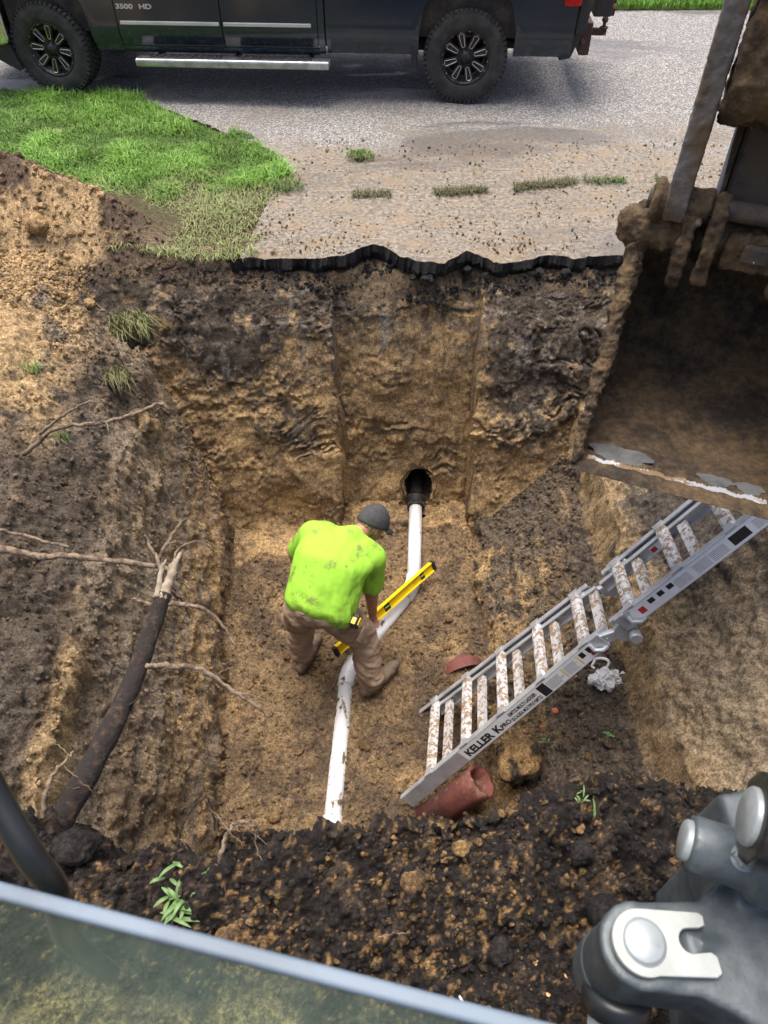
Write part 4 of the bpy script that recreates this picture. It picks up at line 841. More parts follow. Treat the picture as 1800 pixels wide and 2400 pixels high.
# scrap of white plastic, cigarette end, seed husks
sx_, sy_ = 1.03, 1.71; s0 = thing('plastic_scrap', 'small white plastic scrap on the soil above the black heap', 'plastic scrap', (sx_, sy_, gz(sx_, sy_)))
ribbon('scrap', [(-.02, 0, .006), (-.005, .006, .014), (.012, .004, .012), (.018, -.006, .004)], .014, s0, M['film'])
M['paper'] = simple('cigarette_paper', (.78, .77, .74), .8, 0, .1, 30); M['filter'] = simple('cork_filter', (.62, .28, .08), .8, 0, .25, 90)
c0 = Vector((.222, .415, gz(.222, .415)+.006)); c1_ = Vector((.252, .378, gz(.252, .378)+.006)); cg_ = thing('cigarette_butt', 'cigarette end with orange filter on the black soil', 'cigarette butt', c0); e_ = c1_-c0
MB().tube([Vector(), e_*.25+Vector((0, 0, .002)), e_*.55], [.0035, .0038, .004], 12).build('paper_end', M['paper'], cg_, True); MB().tube([e_*.55, e_], .0041, 12).build('filter', M['filter'], cg_, True)
M['husk'] = simple('seed_husk', (.62, .40, .17), .7, 0, .3, 60)
for k, (x, y, s, l) in enumerate([(.462, .508, .013, 'split tan seed husk on the wet black soil'), (.555, .475, .008, 'small seed husk beside the steel pin plate'), (.48, .415, .008, 'small seed husk on the black soil near the cigarette end'), (.37, .51, .009, 'pale seed husk next to the large black clod')]):
    t = thing('seed_husk', l, 'seed husk', (x, y, gz(x, y)+.004), rot=(.4, .2, k*1.3))
    for q in (-1, 1):
        mb = MB(); vs = []
        for i in range(9):
            u = i/8; w_ = .45*s*math.sin(u*math.pi)**.8
            for j in range(5): v_ = j/4-.5; vs.append((s*(2*u-1), q*s*.35+w_*2*v_, -.5*w_*(1-4*v_*v_)+q*s*.15*u))
        o = mb.add(vs, [(i*5+j, i*5+j+1, (i+1)*5+j+1, (i+1)*5+j) for i in range(8) for j in range(4)]).build('husk_half', M['husk'], t, True); m = o.modifiers.new('t', 'SOLIDIFY'); m.thickness = .0008
# weeds on the heap
M['leaf'] = simple('weed_leaf', (.12, .22, .06), .5, 0, .35, 30)
def weed(label, x, y, nl, ln, wd, seed, flat=.5):
    t = thing('weed', label, 'weed', (x, y, gz(x, y)+.005)); rg = random.Random(seed)
    for k in range(nl):
        a = rg.uniform(0, 6.28); L = ln*rg.uniform(.5, 1); d_ = Vector((math.cos(a), math.sin(a), 0)); s_ = Vector((-d_.y, d_.x, 0)); b0 = Vector((rg.uniform(-.4, .4)*ln, rg.uniform(-.4, .4)*ln, .004)); vs = []; up_ = rg.uniform(.2, 1.0)*(1-flat)+.15
        for i in range(7):
            u = i/6; w_ = wd*math.sin((u*.85+.12)*math.pi)**.8; c = b0+d_*L*u+Vector((0, 0, L*up_*math.sin(u*2.4)*.6)); vs += [c-s_*w_/2+Vector((0, 0, w_*.2)), c, c+s_*w_/2+Vector((0, 0, w_*.2))]
        new_mesh('leaf', vs, [(3*i+j, 3*i+j+1, 3*i+j+4, 3*i+j+3) for i in range(6) for j in (0, 1)], M['leaf'], t, True)
weed('leafy green weed lying on the black heap beside the cab window', -.64, .645, 26, .095, .013, 3); weed('two long green leaves on the black heap above the weed', -.68, .74, 4, .09, .012, 5); weed('faint green weed sprig on the heap crest below the ladder', .66, .97, 6, .05, .006, 7); weed('green blade standing in the heap near the steel bracket', .72, .90, 2, .06, .005, 8); weed('green sprig on the slope beside the soil clump', 1.02, 2.0, 4, .06, .008, 9); weed('small green weed on the slope beside the cliff edge', 1.33, 1.95, 8, .05, .007, 10)

# ================================================================== ROOTS
n = N('root_bark'); f_ = n.ramp(n.noise(22, 6, .7), .5, .68); n.set(n.mix(f_, (.028, .021, .017), (.11, .065, .042)), .9); n.bump(n.noise(60, 6, .75), .9, .02).bump(n.noise(18, 4, .6), .6, .03); M['bark'] = n.m
M['root_pale'] = simple('pale_root', (.25, .185, .12), .9, 0, .4, 30, bsc=70, bst=.8, col2=(.085, .06, .042), lo=.42, hi=.62); M['split_wood'] = simple('split_wood', (.34, .28, .20), .85, 0, .4, 30, bsc=60, bst=.6)
def smooth_path(pts, k=8):
    P = [Vector(p) for p in pts]; P = [P[0]*2-P[1]] + P + [P[-1]*2-P[-2]]; out = []
    for i in range(1, len(P)-2):
        for q in range(k):
            t = q/k; a, b, c, d_ = P[i-1:i+3]; out.append(.5*((2*b)+(c-a)*t+(2*a-5*b+4*c-d_)*t*t+(3*b-a-3*c+d_)*t**3))
    return out+[P[-2]]
def root(name, pts, r0, r1, mat, parent, wob=.3, n=10, seed=0, k=8, kink=.0):
    p = smooth_path(pts, k); m = len(p); rg = random.Random(seed); ph = rg.uniform(0, 6)
    if kink: p = [q+Vector((rg.uniform(-1, 1), rg.uniform(-1, 1), rg.uniform(-1, 1)))*kink for q in p]
    rad = [(r0+(r1-r0)*i/(m-1))*(1+wob*(.5*math.sin(i*.9+ph)+.5*rg.uniform(-1, 1))*.5) for i in range(m)]; return MB().tube(p, rad, n).build(name, mat, parent, True)
big = thing('thick_root', 'thick black torn root sticking out of the heap over the pit', 'root', (0, 0, 0)); BP = [(-1.22, .85, -.13), (-1.16, .955, -.06), (-1.06, 1.23, 0), (-1.0, 1.47, .03), (-.965, 1.67, .07), (-.93, 1.84, .12)]
root('trunk', BP, .050, .033, M['bark'], big, .14, 18, 1, 10)
root('split_end', [(-.94, 1.80, .11), (-.915, 1.90, .14), (-.905, 1.99, .15), (-.885, 2.05, .15)], .030, .006, M['split_wood'], big, .5, 9, 2, 6, .003)
root('split_end', [(-.95, 1.81, .13), (-.95, 1.92, .17), (-.93, 1.97, .19)], .018, .004, M['split_wood'], big, .5, 8, 3, 6, .003)
for k, (pts, r0, r1, mt, sub) in enumerate([([(-.93, 1.80, .1), (-.84, 1.79, .11), (-.75, 1.78, .09), (-.68, 1.74, .03), (-.62, 1.66, -.02)], .011, .004, 'root_pale', 1), ([(-.955, 1.53, .05), (-.86, 1.53, .06), (-.73, 1.515, .05), (-.61, 1.46, -.01), (-.52, 1.42, -.05), (-.46, 1.38, -.09)], .013, .006, 'root_pale', 1), ([(-.92, 1.88, .14), (-.98, 1.99, .14), (-1.03, 2.07, .16), (-1.05, 2.10, .2)], .010, .006, 'root_pale', 0), ([(-.91, 1.96, .16), (-.90, 2.04, .17), (-.83, 2.08, .18), (-.75, 2.06, .17)], .005, .002, 'root_pale', 0), ([(-.96, 1.79, .1), (-1.02, 1.80, .12), (-1.06, 1.81, .13)], .009, .004, 'root_pale', 0), ([(-1.0, 1.5, .05), (-1.07, 1.52, .07), (-1.1, 1.47, .02)], .004, .002, 'bark', 0), ([(-.90, 1.85, .12), (-.86, 1.84, .05), (-.84, 1.80, 0)], .006, .002, 'bark', 0), ([(-.99, 1.36, .04), (-.93, 1.4, .06), (-.86, 1.42, .07)], .004, .002, 'bark', 0)]):
    ro = root('side_root', pts, r0, r1, M[mt], big, .4, 8, 10+k, 6, .004)
    if sub:
        e = Vector(pts[-2]); 
        for q in range(3): v_ = Vector((random.uniform(-.02, .1), random.uniform(-.03, .06), random.uniform(-.06, .04))); s1 = lerp(pts[q+1], pts[q+2], random.random()); root('rootlet', [s1, s1+v_*.6, s1+v_*1.1+Vector((.01, 0, -.02))], .003, .0012, M['root_pale'], ro, .4, 5, 30+q, 5, .003)
def lone(label, pts, r0, r1, mt, twigs, seed, name='root'):
    t = thing(name, label, 'root', pts[0]); o_ = Vector(pts[0]); rl = [Vector(p)-o_ for p in pts]; ro = root('stem', rl, r0, r1, M[mt], t, .35, 9, seed, 7, .004); rg = random.Random(seed)
    for q in range(twigs):
        i = rg.randrange(1, len(rl)); s1 = rl[i-1].lerp(rl[i], rg.random()); v_ = Vector((rg.uniform(-.06, .12), rg.uniform(-.1, .08), rg.uniform(-.14, .06))); root('rootlet', [s1, s1+v_*.6, s1+v_*1.2+Vector((rg.uniform(-.03, .03), 0, -.02))], r1*.6, .0012, M['root_pale'], ro, .4, 5, seed+q, 5, .004)
lone('long horizontal root reaching from the left bank to the split root tip', [(-1.95, 2.16, .07), (-1.73, 2.125, .07), (-1.58, 2.12, .03), (-1.41, 2.10, .05), (-1.15, 2.08, .03), (-.98, 2.06, .01), (-.93, 2.02, .03)], .019, .009, 'root_pale', 4, 51)
lone('pale forked root above the long horizontal root', [(-1.03, 2.06, .03), (-.99, 2.13, .09), (-.93, 2.20, .15), (-.90, 2.22, .17)], .010, .007, 'root_pale', 2, 52)
lone('slim root on the left bank above the long horizontal root', [(-1.95, 2.24, .1), (-1.75, 2.22, .09), (-1.55, 2.18, .06), (-1.45, 2.16, .05)], .009, .006, 'root_pale', 1, 53)
lone('pale root pointing out from the left bank below the hanging sod', [(-1.98, 2.95, -.1), (-1.77, 2.99, .05), (-1.62, 3.0, .07), (-1.49, 3.01, .08), (-1.3, 3.05, .12), (-1.21, 3.08, .15), (-1.15, 3.06, .13)], .013, .008, 'root_pale', 5, 54)
lone('thin bent root on the left bank near the short grass blades', [(-1.95, 3.12, -.1), (-1.78, 3.14, .02), (-1.65, 3.17, .08), (-1.56, 3.16, .1)], .009, .004, 'root_pale', 3, 55)
lone('crooked pale root standing on the black heap crest', [(-.55, .735, .09), (-.53, .77, .13), (-.515, .83, .15), (-.495, .865, .17), (-.47, .88, .17), (-.43, .87, .15), (-.40, .86, .12)], .009, .0045, 'root_pale', 5, 56)
lone('thin dark twig rising from the left end of the heap', [(-.68, .83, .1), (-.66, .87, .16), (-.62, .92, .2), (-.58, .94, .22), (-.565, .90, .17), (-.56, .87, .12)], .004, .003, 'bark', 2, 57)
lone('pale branched root stub at the left end of the heap', [(-1.16, .92, .08), (-1.15, .98, .14), (-1.14, 1.03, .16), (-1.1, 1.06, .2), (-1.07, 1.1, .21)], .010, .004, 'root_pale', 5, 58)
lone('reddish root lying along the heap beside the thick root', [(-1.33, .90, .12), (-1.25, .90, .12), (-1.17, .92, .10)], .013, .009, 'root_pale', 1, 59)
lone('pale rootlet loop beside the buried end of the white pipe', [(-.30, .86, .1), (-.285, .90, .14), (-.25, .91, .15), (-.22, .90, .12)], .004, .002, 'root_pale', 2, 60)
lone('thin straight rootlet lying on the black heap by the tan clods', [(-.02, .55, .135), (.03, .56, .14), (.07, .565, .135)], .0025, .002, 'root_pale', 0, 61)
# ================================================================== LADDER
n = N('ladder_aluminium'); f_ = n.ramp(n.noise(7, 5, .65), .4, .7); n.set(n.mix(f_, (.56, .58, .60), (.40, .41, .42)), .42, .55); n.bump(n.noise(60, 3, .6, stretch=(1, 1, 1)), .06); M['alu'] = n.m
n = N('muddy_tread'); f_ = n.ramp(n.noise(24, 6, .75), .47, .56); n.set(n.mix(f_, (.62, .63, .64), (.25, .17, .09)), n.ramp(f_, 0, 1, .45, .9), n.ramp(f_, 0, 1, .3, 0)); n.bump(f_, .4, .006); M['tread'] = n.m
M['label_white'] = simple('label_paper', (.72, .73, .73), .5, 0, .08, 20); M['ink'] = simple('black_ink', (.015, .015, .015), .6); M['label_red'] = simple('label_red', (.45, .03, .03), .5); M['label_yellow'] = simple('label_yellow', (.75, .55, .05), .5); M['ink_grey'] = simple('grey_print', (.30, .31, .32), .6, 0, .5, 200)
LO = Vector((.346, 2.121, -1.82)); LA = Vector((.617, .174, .768)).normalized(); LB = Vector((.113, .945, -.305)); LB = (LB-LA*LB.dot(LA)).normalized(); LNn = LA.cross(LB)
lad = thing('ladder', 'aluminium folding ladder with white labels leaning out of the pit', 'ladder', LO-LA*.27); RM = Matrix((LA, LB, LNn)).transposed(); LOFF = LA*.27
SP = .32
def wid(k): return .437+.19*max(0, 1-k/4.6)
def at(a, b, nn_): return LOFF + LA*a + LB*b + LNn*nn_
def rail(name, side, a0, a1, off, hgt, thk, nrm=0, flare=True, mat='alu'):
    """rail with open channel on the inner side, following the flare of the base"""
    mb = MB(); m = 14; vs = []; sec = [(-thk/2, -hgt/2), (thk/2, -hgt/2), (thk/2, -hgt/2+.012), (-thk/2+.008, -hgt/2+.012), (-thk/2+.008, hgt/2-.012), (thk/2, hgt/2-.012), (thk/2, hgt/2), (-thk/2, hgt/2)]
    for i in range(m+1):
        a = a0+(a1-a0)*i/m; w_ = wid(max(a/SP, -1.0)) if flare else wid(9)
        for q, r_ in sec: vs.append(at(a, side*(w_/2+off)+(q if side < 0 else -q), nrm+r_))
    k = len(sec); fs = [(i*k+j, i*k+(j+1) % k, (i+1)*k+(j+1) % k, (i+1)*k+j) for i in range(m) for j in range(k)]; fs += [tuple(range(k)), tuple(m*k+j for j in range(k))]
    o = mb.add(vs, fs).build(name, M[mat], lad); bm = bmesh.new(); bm.from_mesh(o.data); bmesh.ops.recalc_face_normals(bm, faces=bm.faces); bm.to_mesh(o.data); bm.free(); return bevel(o, .004, 2)
rails = {}
for s in (-1, 1):
    rails[s] = rail('outer_rail', s, -.27, 4*SP+.10, .0, .105, .034); rail('inner_rail', s, -.03, 4*SP+.14, -.042, .080, .030, -.008)
    rails[s+10] = rail('upper_outer_rail', s, 4.62*SP+.02, 11.2*SP, .0, .105, .034); rail('upper_inner_rail', s, 4.55*SP, 10.6*SP, -.042, .080, .030, -.008)
    # hinge: two arms, disc and locking knob
    hw = wid(9)/2; hz_ = 4.40*SP+.08
    h = MB().lathe([(0, -.022), (.062, -.022), (.062, .022), (0, .022)], at(hz_, s*(hw-.015), -.055), LB, 28).build('hinge', M['alu'], lad); bevel(h, .005, 2)
    for da, sg in ((-.10, -1), (.10, 1)):
        hM = Matrix((LA, LB, LNn)).transposed() @ Matrix.Rotation(R(-22*sg), 3, 'Y'); bevel(MB().box(at(hz_+da*.85, s*(hw-.015), -.025), (.21, .036, .06), hM).build('hinge_arm', M['alu'], h), .006, 2)
        for q in range(3): MB().lathe([(.006, 0), (.005, .004), (0, .005)], at(hz_+da+.03*sg*q, s*(hw-.015)-.018*1.0, -.02-.004*q), -LB, 8).build('rivet', M['alu'], h)
    if s < 0: bevel(MB().lathe([(0, -.05), (.03, -.05), (.033, -.04), (.033, -.008), (.022, .0), (0, 0)], at(hz_+.03, -(hw+.02), -.085), LB, 20).build('lock_knob', M['alu'], h), .003, 2)
    # J locks beside the hinge
    for kk in (4, 5):
        a = kk*SP+(.03 if kk == 4 else -.03); jl = MB(); jl.tube([at(a, s*(hw+.03), .03), at(a+.0, s*(hw+.045), .0), at(a+.03, s*(hw+.045), -.03), at(a+.05, s*(hw+.02), -.045)], .013, 10); jl.box(at(a, s*hw, .043), (.05, .05, .02), RM); jl.build('slide_lock', M['alu'], lad, False)
for k in range(11):
    w_ = wid(k); a = k*SP
    sec = [(-.036, -.012), (-.030, .020), (-.016, .026), (.016, .026), (.030, .020), (.036, -.012)]
    mb = MB(); vs = []; m = 12
    for i in range(m+1):
        b_ = -w_/2-.004+(w_+.008)*i/m; fl_2 = .55+.45*min(1, min(i, m-i)/1.5)
        for q, r_ in sec: vs.append(at(a+q*(1 if 0 < i < m else .8), b_, .034+r_*fl_2))
    kk = len(sec); fs = [(i*kk+j, i*kk+(j+1) % kk, (i+1)*kk+(j+1) % kk, (i+1)*kk+j) for i in range(m) for j in range(kk)]+[tuple(range(kk)), tuple(m*kk+j for j in range(kk))]
    o = mb.add(vs, fs).build('rung', M['tread'], lad); bevel(o, .003, 2)
    for q in (-.013, .0, .013): MB().box(at(a+q, 0, .061), (.003, w_*.82, .003), RM).build('tread_ridge', M['tread'], o)
    for sg in (-1, 1):                          # flared ends folded over the rail
        mb = MB(); mb.prism([(-.034, 0), (.034, 0), (.018, .05), (-.018, .05)], at(a, sg*(w_/2+.018), .058), LA, LB*(-sg), .006); mb.build('rung_flare', M['alu'], o)
    w2_ = (wid(k)+wid(k+.3))/2-.07
    MB().box(at(a+.105, 0, .0), (.055, w2_, .03), RM).build('inner_rung', M['tread'], lad)
# base brace and foot
MB().box(at(-.17, -wid(-.5)/2+.05, -.01), (.16, .012, .03), RM @ Matrix.Rotation(R(-28), 3, 'Z')).build('foot_brace', M['alu'], lad); MB().box(at(-.17, wid(-.5)/2-.05, -.01), (.16, .012, .03), RM @ Matrix.Rotation(R(28), 3, 'Z')).build('foot_brace', M['alu'], lad)
# printed labels on the near rail
def face_pt(a, nn_, out): 
    w_ = wid(max(a/SP, -1)); return at(a, -(w_/2+.0172+out), nn_)
def sticker(name, a0, a1, n0, n1, mat, out, par=rails[-1]):
    q = [face_pt(a0, n0, out), face_pt(a1, n0, out), face_pt(a1, n1, out), face_pt(a0, n1, out)]; return new_mesh(name, q, [(0, 1, 2, 3)], M[mat], par)
EXL = (face_pt(.7, 0, 0)-face_pt(.1, 0, 0)).normalized()
lbw = sticker('label_strip', .26, 4*SP+.04, -.046, .046, 'label_white', .0008)
def txt(s_, size, a, nn_, bold, sx=1, par=lbw): 
    return text_mesh('label_lettering', s_, size, M['ink'], par, face_pt(a, nn_, .0018), (face_pt(a+.3, 0, 0)-face_pt(a, 0, 0)), LNn, .0002, bold, sx)
txt('KELLER', .072, .285, -.028, .003, .92); txt('K', .072, .525, -.028, .003, .95); txt('PRO', .042, .572, -.026, .0012, .95)
txt('KMT22 MULTI LADDER', .034, .665, .006, .001, .62); txt('ESCALERA MÚLTIPLE KMT22', .034, .655, -.032, .0007, .56)
sticker('barcode', .905, .96, -.042, .042, 'ink', .0014, lbw)
rg = random.Random(2)
for a0, a1 in ((.965, 1.08), (1.10, 1.19)):
    for q in range(7): sticker('print_line', a0, a1-rg.uniform(0, .03), -.032+.009*q, -.0285+.009*q, 'ink_grey', .0014, lbw)
for a in (1.085, 1.20): sticker('yellow_bar', a, a+.008, -.036, .036, 'label_yellow', .0014, lbw)
for a in (1.22, 1.27): sticker('black_panel', a, a+.03, -.004, .033, 'ink', .0014, lbw)
sticker('danger_mark', 1.275, 1.312, -.03, .0, 'label_red', .0016, lbw)
lu = sticker('label_strip', 4.75*SP+.04, 8.6*SP, -.046, .046, 'label_white', .0008, rails[9])
for a in (1.70, 1.76, 1.82): sticker('black_panel', a, a+.035, .0, .03, 'ink', .0014, lu)
sticker('danger_mark', 1.63, 1.665, -.02, .02, 'label_red', .0014, lu)
sticker('barcode', 2.20, 2.30, -.03, .03, 'ink', .0014, lu)
for a0 in (1.86, 1.98, 2.08, 2.33, 2.48):
    for q in range(6): sticker('print_line', a0, a0+.09, -.03+.01*q, -.0265+.01*q, 'ink_grey', .0014, lu)
text_mesh('label_lettering', 'KMT22', .045, M['ink'], lu, face_pt(2.52, -.016, .0018), LA, LNn, .0002, .001, .9)
# sticker inside the far rail
def in_pt(a, nn_): return at(a, wid(9)/2-.0165-.036*0-.05, nn_)
st_ = new_mesh('label_strip', [in_pt(1.80, -.03), in_pt(1.94, -.03), in_pt(1.94, .02), in_pt(1.80, .02)][::-1], [(0, 1, 2, 3)], M['label_white'], rails[11]); new_mesh('danger_mark', [in_pt(1.805, -.02)-LB*.002, in_pt(1.84, -.02)-LB*.002, in_pt(1.84, .01)-LB*.002, in_pt(1.805, .01)-LB*.002][::-1], [(0, 1, 2, 3)], M['label_red'], st_)

# ================================================================== EXCAVATOR
n = N('mud_steel'); f_ = n.ramp(n.noise(5, 7, .72), .38, .62); f2 = n.ramp(n.noise(26, 5, .7), .35, .7)
n.set(n.mix(f2, n.mix(f_, (.11, .08, .048), (.042, .034, .027)), n.mix(f_, (.215, .145, .075), (.08, .062, .043))), .92, 0, .2); n.bump(n.noise(30, 7, .75), .8, .02).bump(n.noise(110, 4, .75), .5, .006); M['mud'] = n.m
n = N('worn_lip'); f_ = n.ramp(n.noise(6, 6, .7), .44, .54); n.set(n.mix(f_, (.62, .64, .66), (.20, .135, .07)), n.ramp(f_, 0, 1, .4, .9), n.ramp(f_, 0, 1, .5, 0)); n.bump(f_, .5, .004); M['lip'] = n.m
n = N('arm_paint_mud'); f_ = n.ramp(n.noise(4.5, 7, .75), .38, .5); f2 = n.ramp(n.noise(9, 5, .8), .63, .66); n.set(n.mix(f2, n.mix(f_, (.05, .05, .05), (.10, .075, .048)), (.62, .63, .62)), .8); n.bump(n.noise(40, 6, .75), .5, .012); M['arm'] = n.m
n = N('cast_steel'); f_ = n.ramp(n.noise(6, 6, .7), .42, .7); rs = n.ramp(n.noise(14, 5, .7), .66, .74); n.set(n.mix(rs, n.mix(f_, (.055, .070, .078), (.11, .13, .138)), (.16, .085, .05)), .45, .25); n.bump(n.noise(70, 4, .7), .18, .004); M['cast'] = n.m
M['pin_steel'] = simple('pin_steel', (.36, .40, .41), .42, .3, .3, 12, bsc=30, bst=.08); M['plate_paint'] = simple('retainer_paint', (.36, .39, .37), .5, .05, .18, 9, bsc=80, bst=.05)
n = N('link_steel'); f_ = n.ramp(n.noise(4, 7, .75), .42, .56); n.set(n.mix(f_, (.17, .165, .155), (.135, .095, .055)), .9); n.bump(n.noise(60, 6, .8), .7, .01); M['link'] = n.m
M['hose'] = simple('black_tube', (.014, .016, .018), .35, 0, .3, 8)
FW = Vector((.375, .927, 0)).normalized(); WW = Vector((.927, -.375, 0)).normalized(); ZZ = Vector((0, 0, 1)); L0 = Vector((.786, 2.194, .544))
exc = thing('excavator', 'excavator with muddy bucket held over the pit, seen from its cab', 'excavator', (0, -1.2, 0)); EO = Vector(exc.location)
def E(a, s, z): return L0 + WW*a + FW*s + ZZ*z - EO
def Wd(x, y, z): return Vector((x, y, z)) - EO
BW = .80; prof = smooth_path([(0, 0, 0), (.22, -.015, 0), (.46, .0, 0), (.74, .08, 0), (.94, .28, 0), (.97, .54, 0), (.82, .72, 0), (.60, .755, 0)], 5); prof = [(p.x, p.y) for p in prof]
# shell: inside and outside skins
vs = []; na = 36
nP = len(prof)
for lay in (0, 1):
    for i, (s_, z_) in enumerate(prof):
        a, b = prof[max(i-1, 0)], prof[min(i+1, nP-1)]; t = Vector((b[0]-a[0], b[1]-a[1])).normalized(); nr = Vector((t.y, -t.x))*(.022*lay)
        for k in range(na+1): vs.append(E(BW*k/na, s_+nr.x, z_+nr.y))
q0 = nP*(na+1); fs = []
for lay in (0, 1):
    for i in range(nP-1):
        for k in range(na): c = lay*q0+i*(na+1)+k; fs.append((c, c+1, c+na+2, c+na+1) if lay == 0 else (c, c+na+1, c+na+2, c+1))
for k in range(na):
    fs.append((k, q0+k, q0+k+1, k+1)); c = (nP-1)*(na+1)+k; fs.append((c, c+1, q0+c+1, q0+c))
bk = MB().add(vs, fs).build('bucket', M['mud'], exc, True); bk.modifiers.new('e', 'EDGE_SPLIT').split_angle = R(40)
poly = prof
T_ = prof[-1]
def edge_noise(k): return .010*math.sin(k*2.1)+.008*math.sin(k*5.3+1)
for a_ in (0, BW):
    sp_ = MB().prism(poly, E(a_, 0, 0), FW, ZZ, .022).build('side_plate', M['mud'], bk)
    mb = MB(); limb(mb, [E(a_, s, z) for s, z in [(0.0, .012), (.10, .13), (.3, .38), (.5, .63), (.6, .755), (.63, .80)]], [.020, .026, .034, .038, .042, .034], 9, 10)
    rounded('side_cutter', mb, M['mud'], bk, .007, 2, lambda c: .018*fbm(c, 26, 5, 801, .65))
mb = MB(); limb(mb, [E(-.01, T_[0]-.01, T_[1]-.01), E(BW+.01, T_[0]-.01, T_[1]-.01)], [.080, .080], 40, 14); rounded('top_tube', mb, M['mud'], bk, .009, 2, lambda c: .024*fbm(c, 16, 6, 811, .65))
lip_o = MB().prism([(-.035, -.004), (.0, -.014), (.1, -.016), (.1, .006), (0, .010)], E(BW/2, 0, 0), FW, ZZ, BW+.03).build('cutting_edge', M['mud'], bk); bevel(lip_o, .003, 1)
# bare worn streak just inside the lip
vs = []; fs = []; m = 300
for i in range(m+1):
    u = i/m; a = .045+.70*u; w0_ = .055+.004*math.sin(i*.17)+.003*random.uniform(-1, 1); w1_ = w0_+.018+.005*math.sin(i*.11+2)+.005*random.uniform(-1, 1); vs += [E(a, w0_-.02, .0105), E(a, w1_-.012, .0095)]
MB().add(vs, [(2*i, 2*i+2, 2*i+3, 2*i+1) for i in range(m)]).build('bright_wear_strip', M['lip'], bk)
M['bare_steel'] = simple('bare_steel', (.17, .175, .18), .5, .4, .4, 12)
for ca, cs, ra, rs_ in ((.17, .115, .125, .055), (.55, .105, .07, .032), (.68, .105, .055, .035)):
    vs = [E(ca, cs, .006)]; 
    for k in range(30): an = 2*math.pi*k/30; j = 1+.12*math.sin(3*an)+.08*math.sin(7*an+1); vs.append(E(ca+ra*j*math.cos(an), max(.06, cs+rs_*j*math.sin(an)), .0065 if cs+rs_*math.sin(an) > .1 else .0085))
    MB().add(vs, [(0, 1+k, 1+(k+1) % 30) for k in range(30)]).build('bare_steel_patch', M['bare_steel'], bk)
# ears, links, stick
mud_d = lambda c: .014*fbm(c, 26, 5, 821, .65)
TS, TZ = T_
for a_ in (.165, .255, .53, .63):
    mb = MB(); inner = a_ in (.255, .53)
    pl = [(TS+.06, TZ+.0), (TS-.02, TZ+.17), (TS-.13, TZ+.15), (TS-.17, TZ+.0), (TS-.155, TZ-.13), (TS-.09, TZ-.16), (TS-.03, TZ-.06)]
    if not inner: pl = [(p[0]+.01, p[1]-.03) for p in pl]
    mb.prism(pl, E(a_, 0, 0), FW, ZZ, .05); rounded('bucket_ear', mb, M['mud'], bk, .009, 3, mud_d)
mb = MB(); mb.prism([(TS+.08, TZ-.06), (TS+.08, TZ+.05), (TS-.08, TZ+.06), (TS-.10, TZ-.08)], E(.42, 0, 0), FW, ZZ, .24); rounded('mounting_block', mb, M['mud'], bk, .013, 3, mud_d)
bevel(MB().box(E(.42, TS-.105, TZ-.0), (.10, .03, .07), Matrix((WW, FW, ZZ)).transposed()).build('stop_block', M['arm'], bk), .01, 2)
PS, PZ = TS-.06, TZ+.125                      # link pin
for q0_, q1_, qc in ((.01, .22, .03), (.58, .79, .77)):
    mb = MB(); mb.tube([E(q0_, PS, PZ), E(q1_, PS, PZ)], .062, 22); mb.tube([E(qc-.01, PS, PZ), E(qc+.01, PS, PZ)], .076, 22); rounded('link_boss', mb, M['mud'], exc, .009, 2, lambda c: .006*fbm(c, 26, 4, 5))
pin = MB().tube([E(-.005, PS, PZ), E(.81, PS, PZ)], .036, 20).build('link_pin', M['arm'], exc); MB().lathe([(.012, 0), (.012, -.03), (.006, -.04), (0, -.04)], E(.19, PS-.055, PZ-.03), FW, 8).build('grease_nipple', M['arm'], pin)
for a_ in (.10, .70):
    mb = MB(); pl = [(PS-.055, PZ-.05), (PS+.04, PZ-.06), (PS+.065, PZ+.02), (PS+.045, PZ+.45), (PS+.06, PZ+1.0), (PS-.07, PZ+1.0), (PS-.06, PZ+.45), (PS-.075, PZ+.02)]; mb.prism(pl, E(a_, 0, 0), FW, ZZ, .075)
    rounded('side_link', mb, M['link'], exc, .007, 1, lambda c: .004*fbm(c, 45, 5, 7, .7))
stk = [(TS-.02, TZ+.03), (TS+.14, TZ+.03), (TS+.32, TZ+.30), (TS+.42, TZ+1.9), (TS-.05, TZ+1.95), (TS+.10, TZ+.35)]
bevel(MB().prism(stk, E(.40, 0, 0), FW, ZZ, .30).build('stick', M['arm'], exc), .02, 2)
for a_ in (.235, .565): bevel(MB().prism([(TS-.03, TZ+.05), (TS+.06, TZ+.05), (TS+.18, TZ+.5), (TS+.07, TZ+.5)], E(a_, 0, 0), FW, ZZ, .025).build('wear_plate', M['mud'], exc), .006, 1)
mb = MB(); mb.tube([E(.15, TS-.01, TZ+.56), E(.65, TS-.01, TZ+.56)], .165, 28); mb.prism([(TS-.17, TZ+.56), (TS+.15, TZ+.56), (TS+.12, TZ+.98), (TS-.14, TZ+.95)], E(.40, 0, 0), FW, ZZ, .48); rounded('cylinder_clevis', mb, M['mud'], exc, .011, 2, lambda c: .016*fbm(c, 18, 6, 9, .65))
MB().tube([E(.225, TS-.035, TZ+.06), E(.225, TS+.07, TZ+.40)], .009, 8).build('paint_edge', M['plate_paint'], exc)
MB().tube([E(.42, TS-.18, TZ+.95), E(.42, TS-.12, TZ+1.5)], .038, 18).build('bucket_cylinder_rod', M['pin_steel'], exc); MB().tube([E(.42, TS-.12, TZ+1.5), E(.42, TS-.02, TZ+2.3)], .065, 20).build('bucket_cylinder', M['cast'], exc)
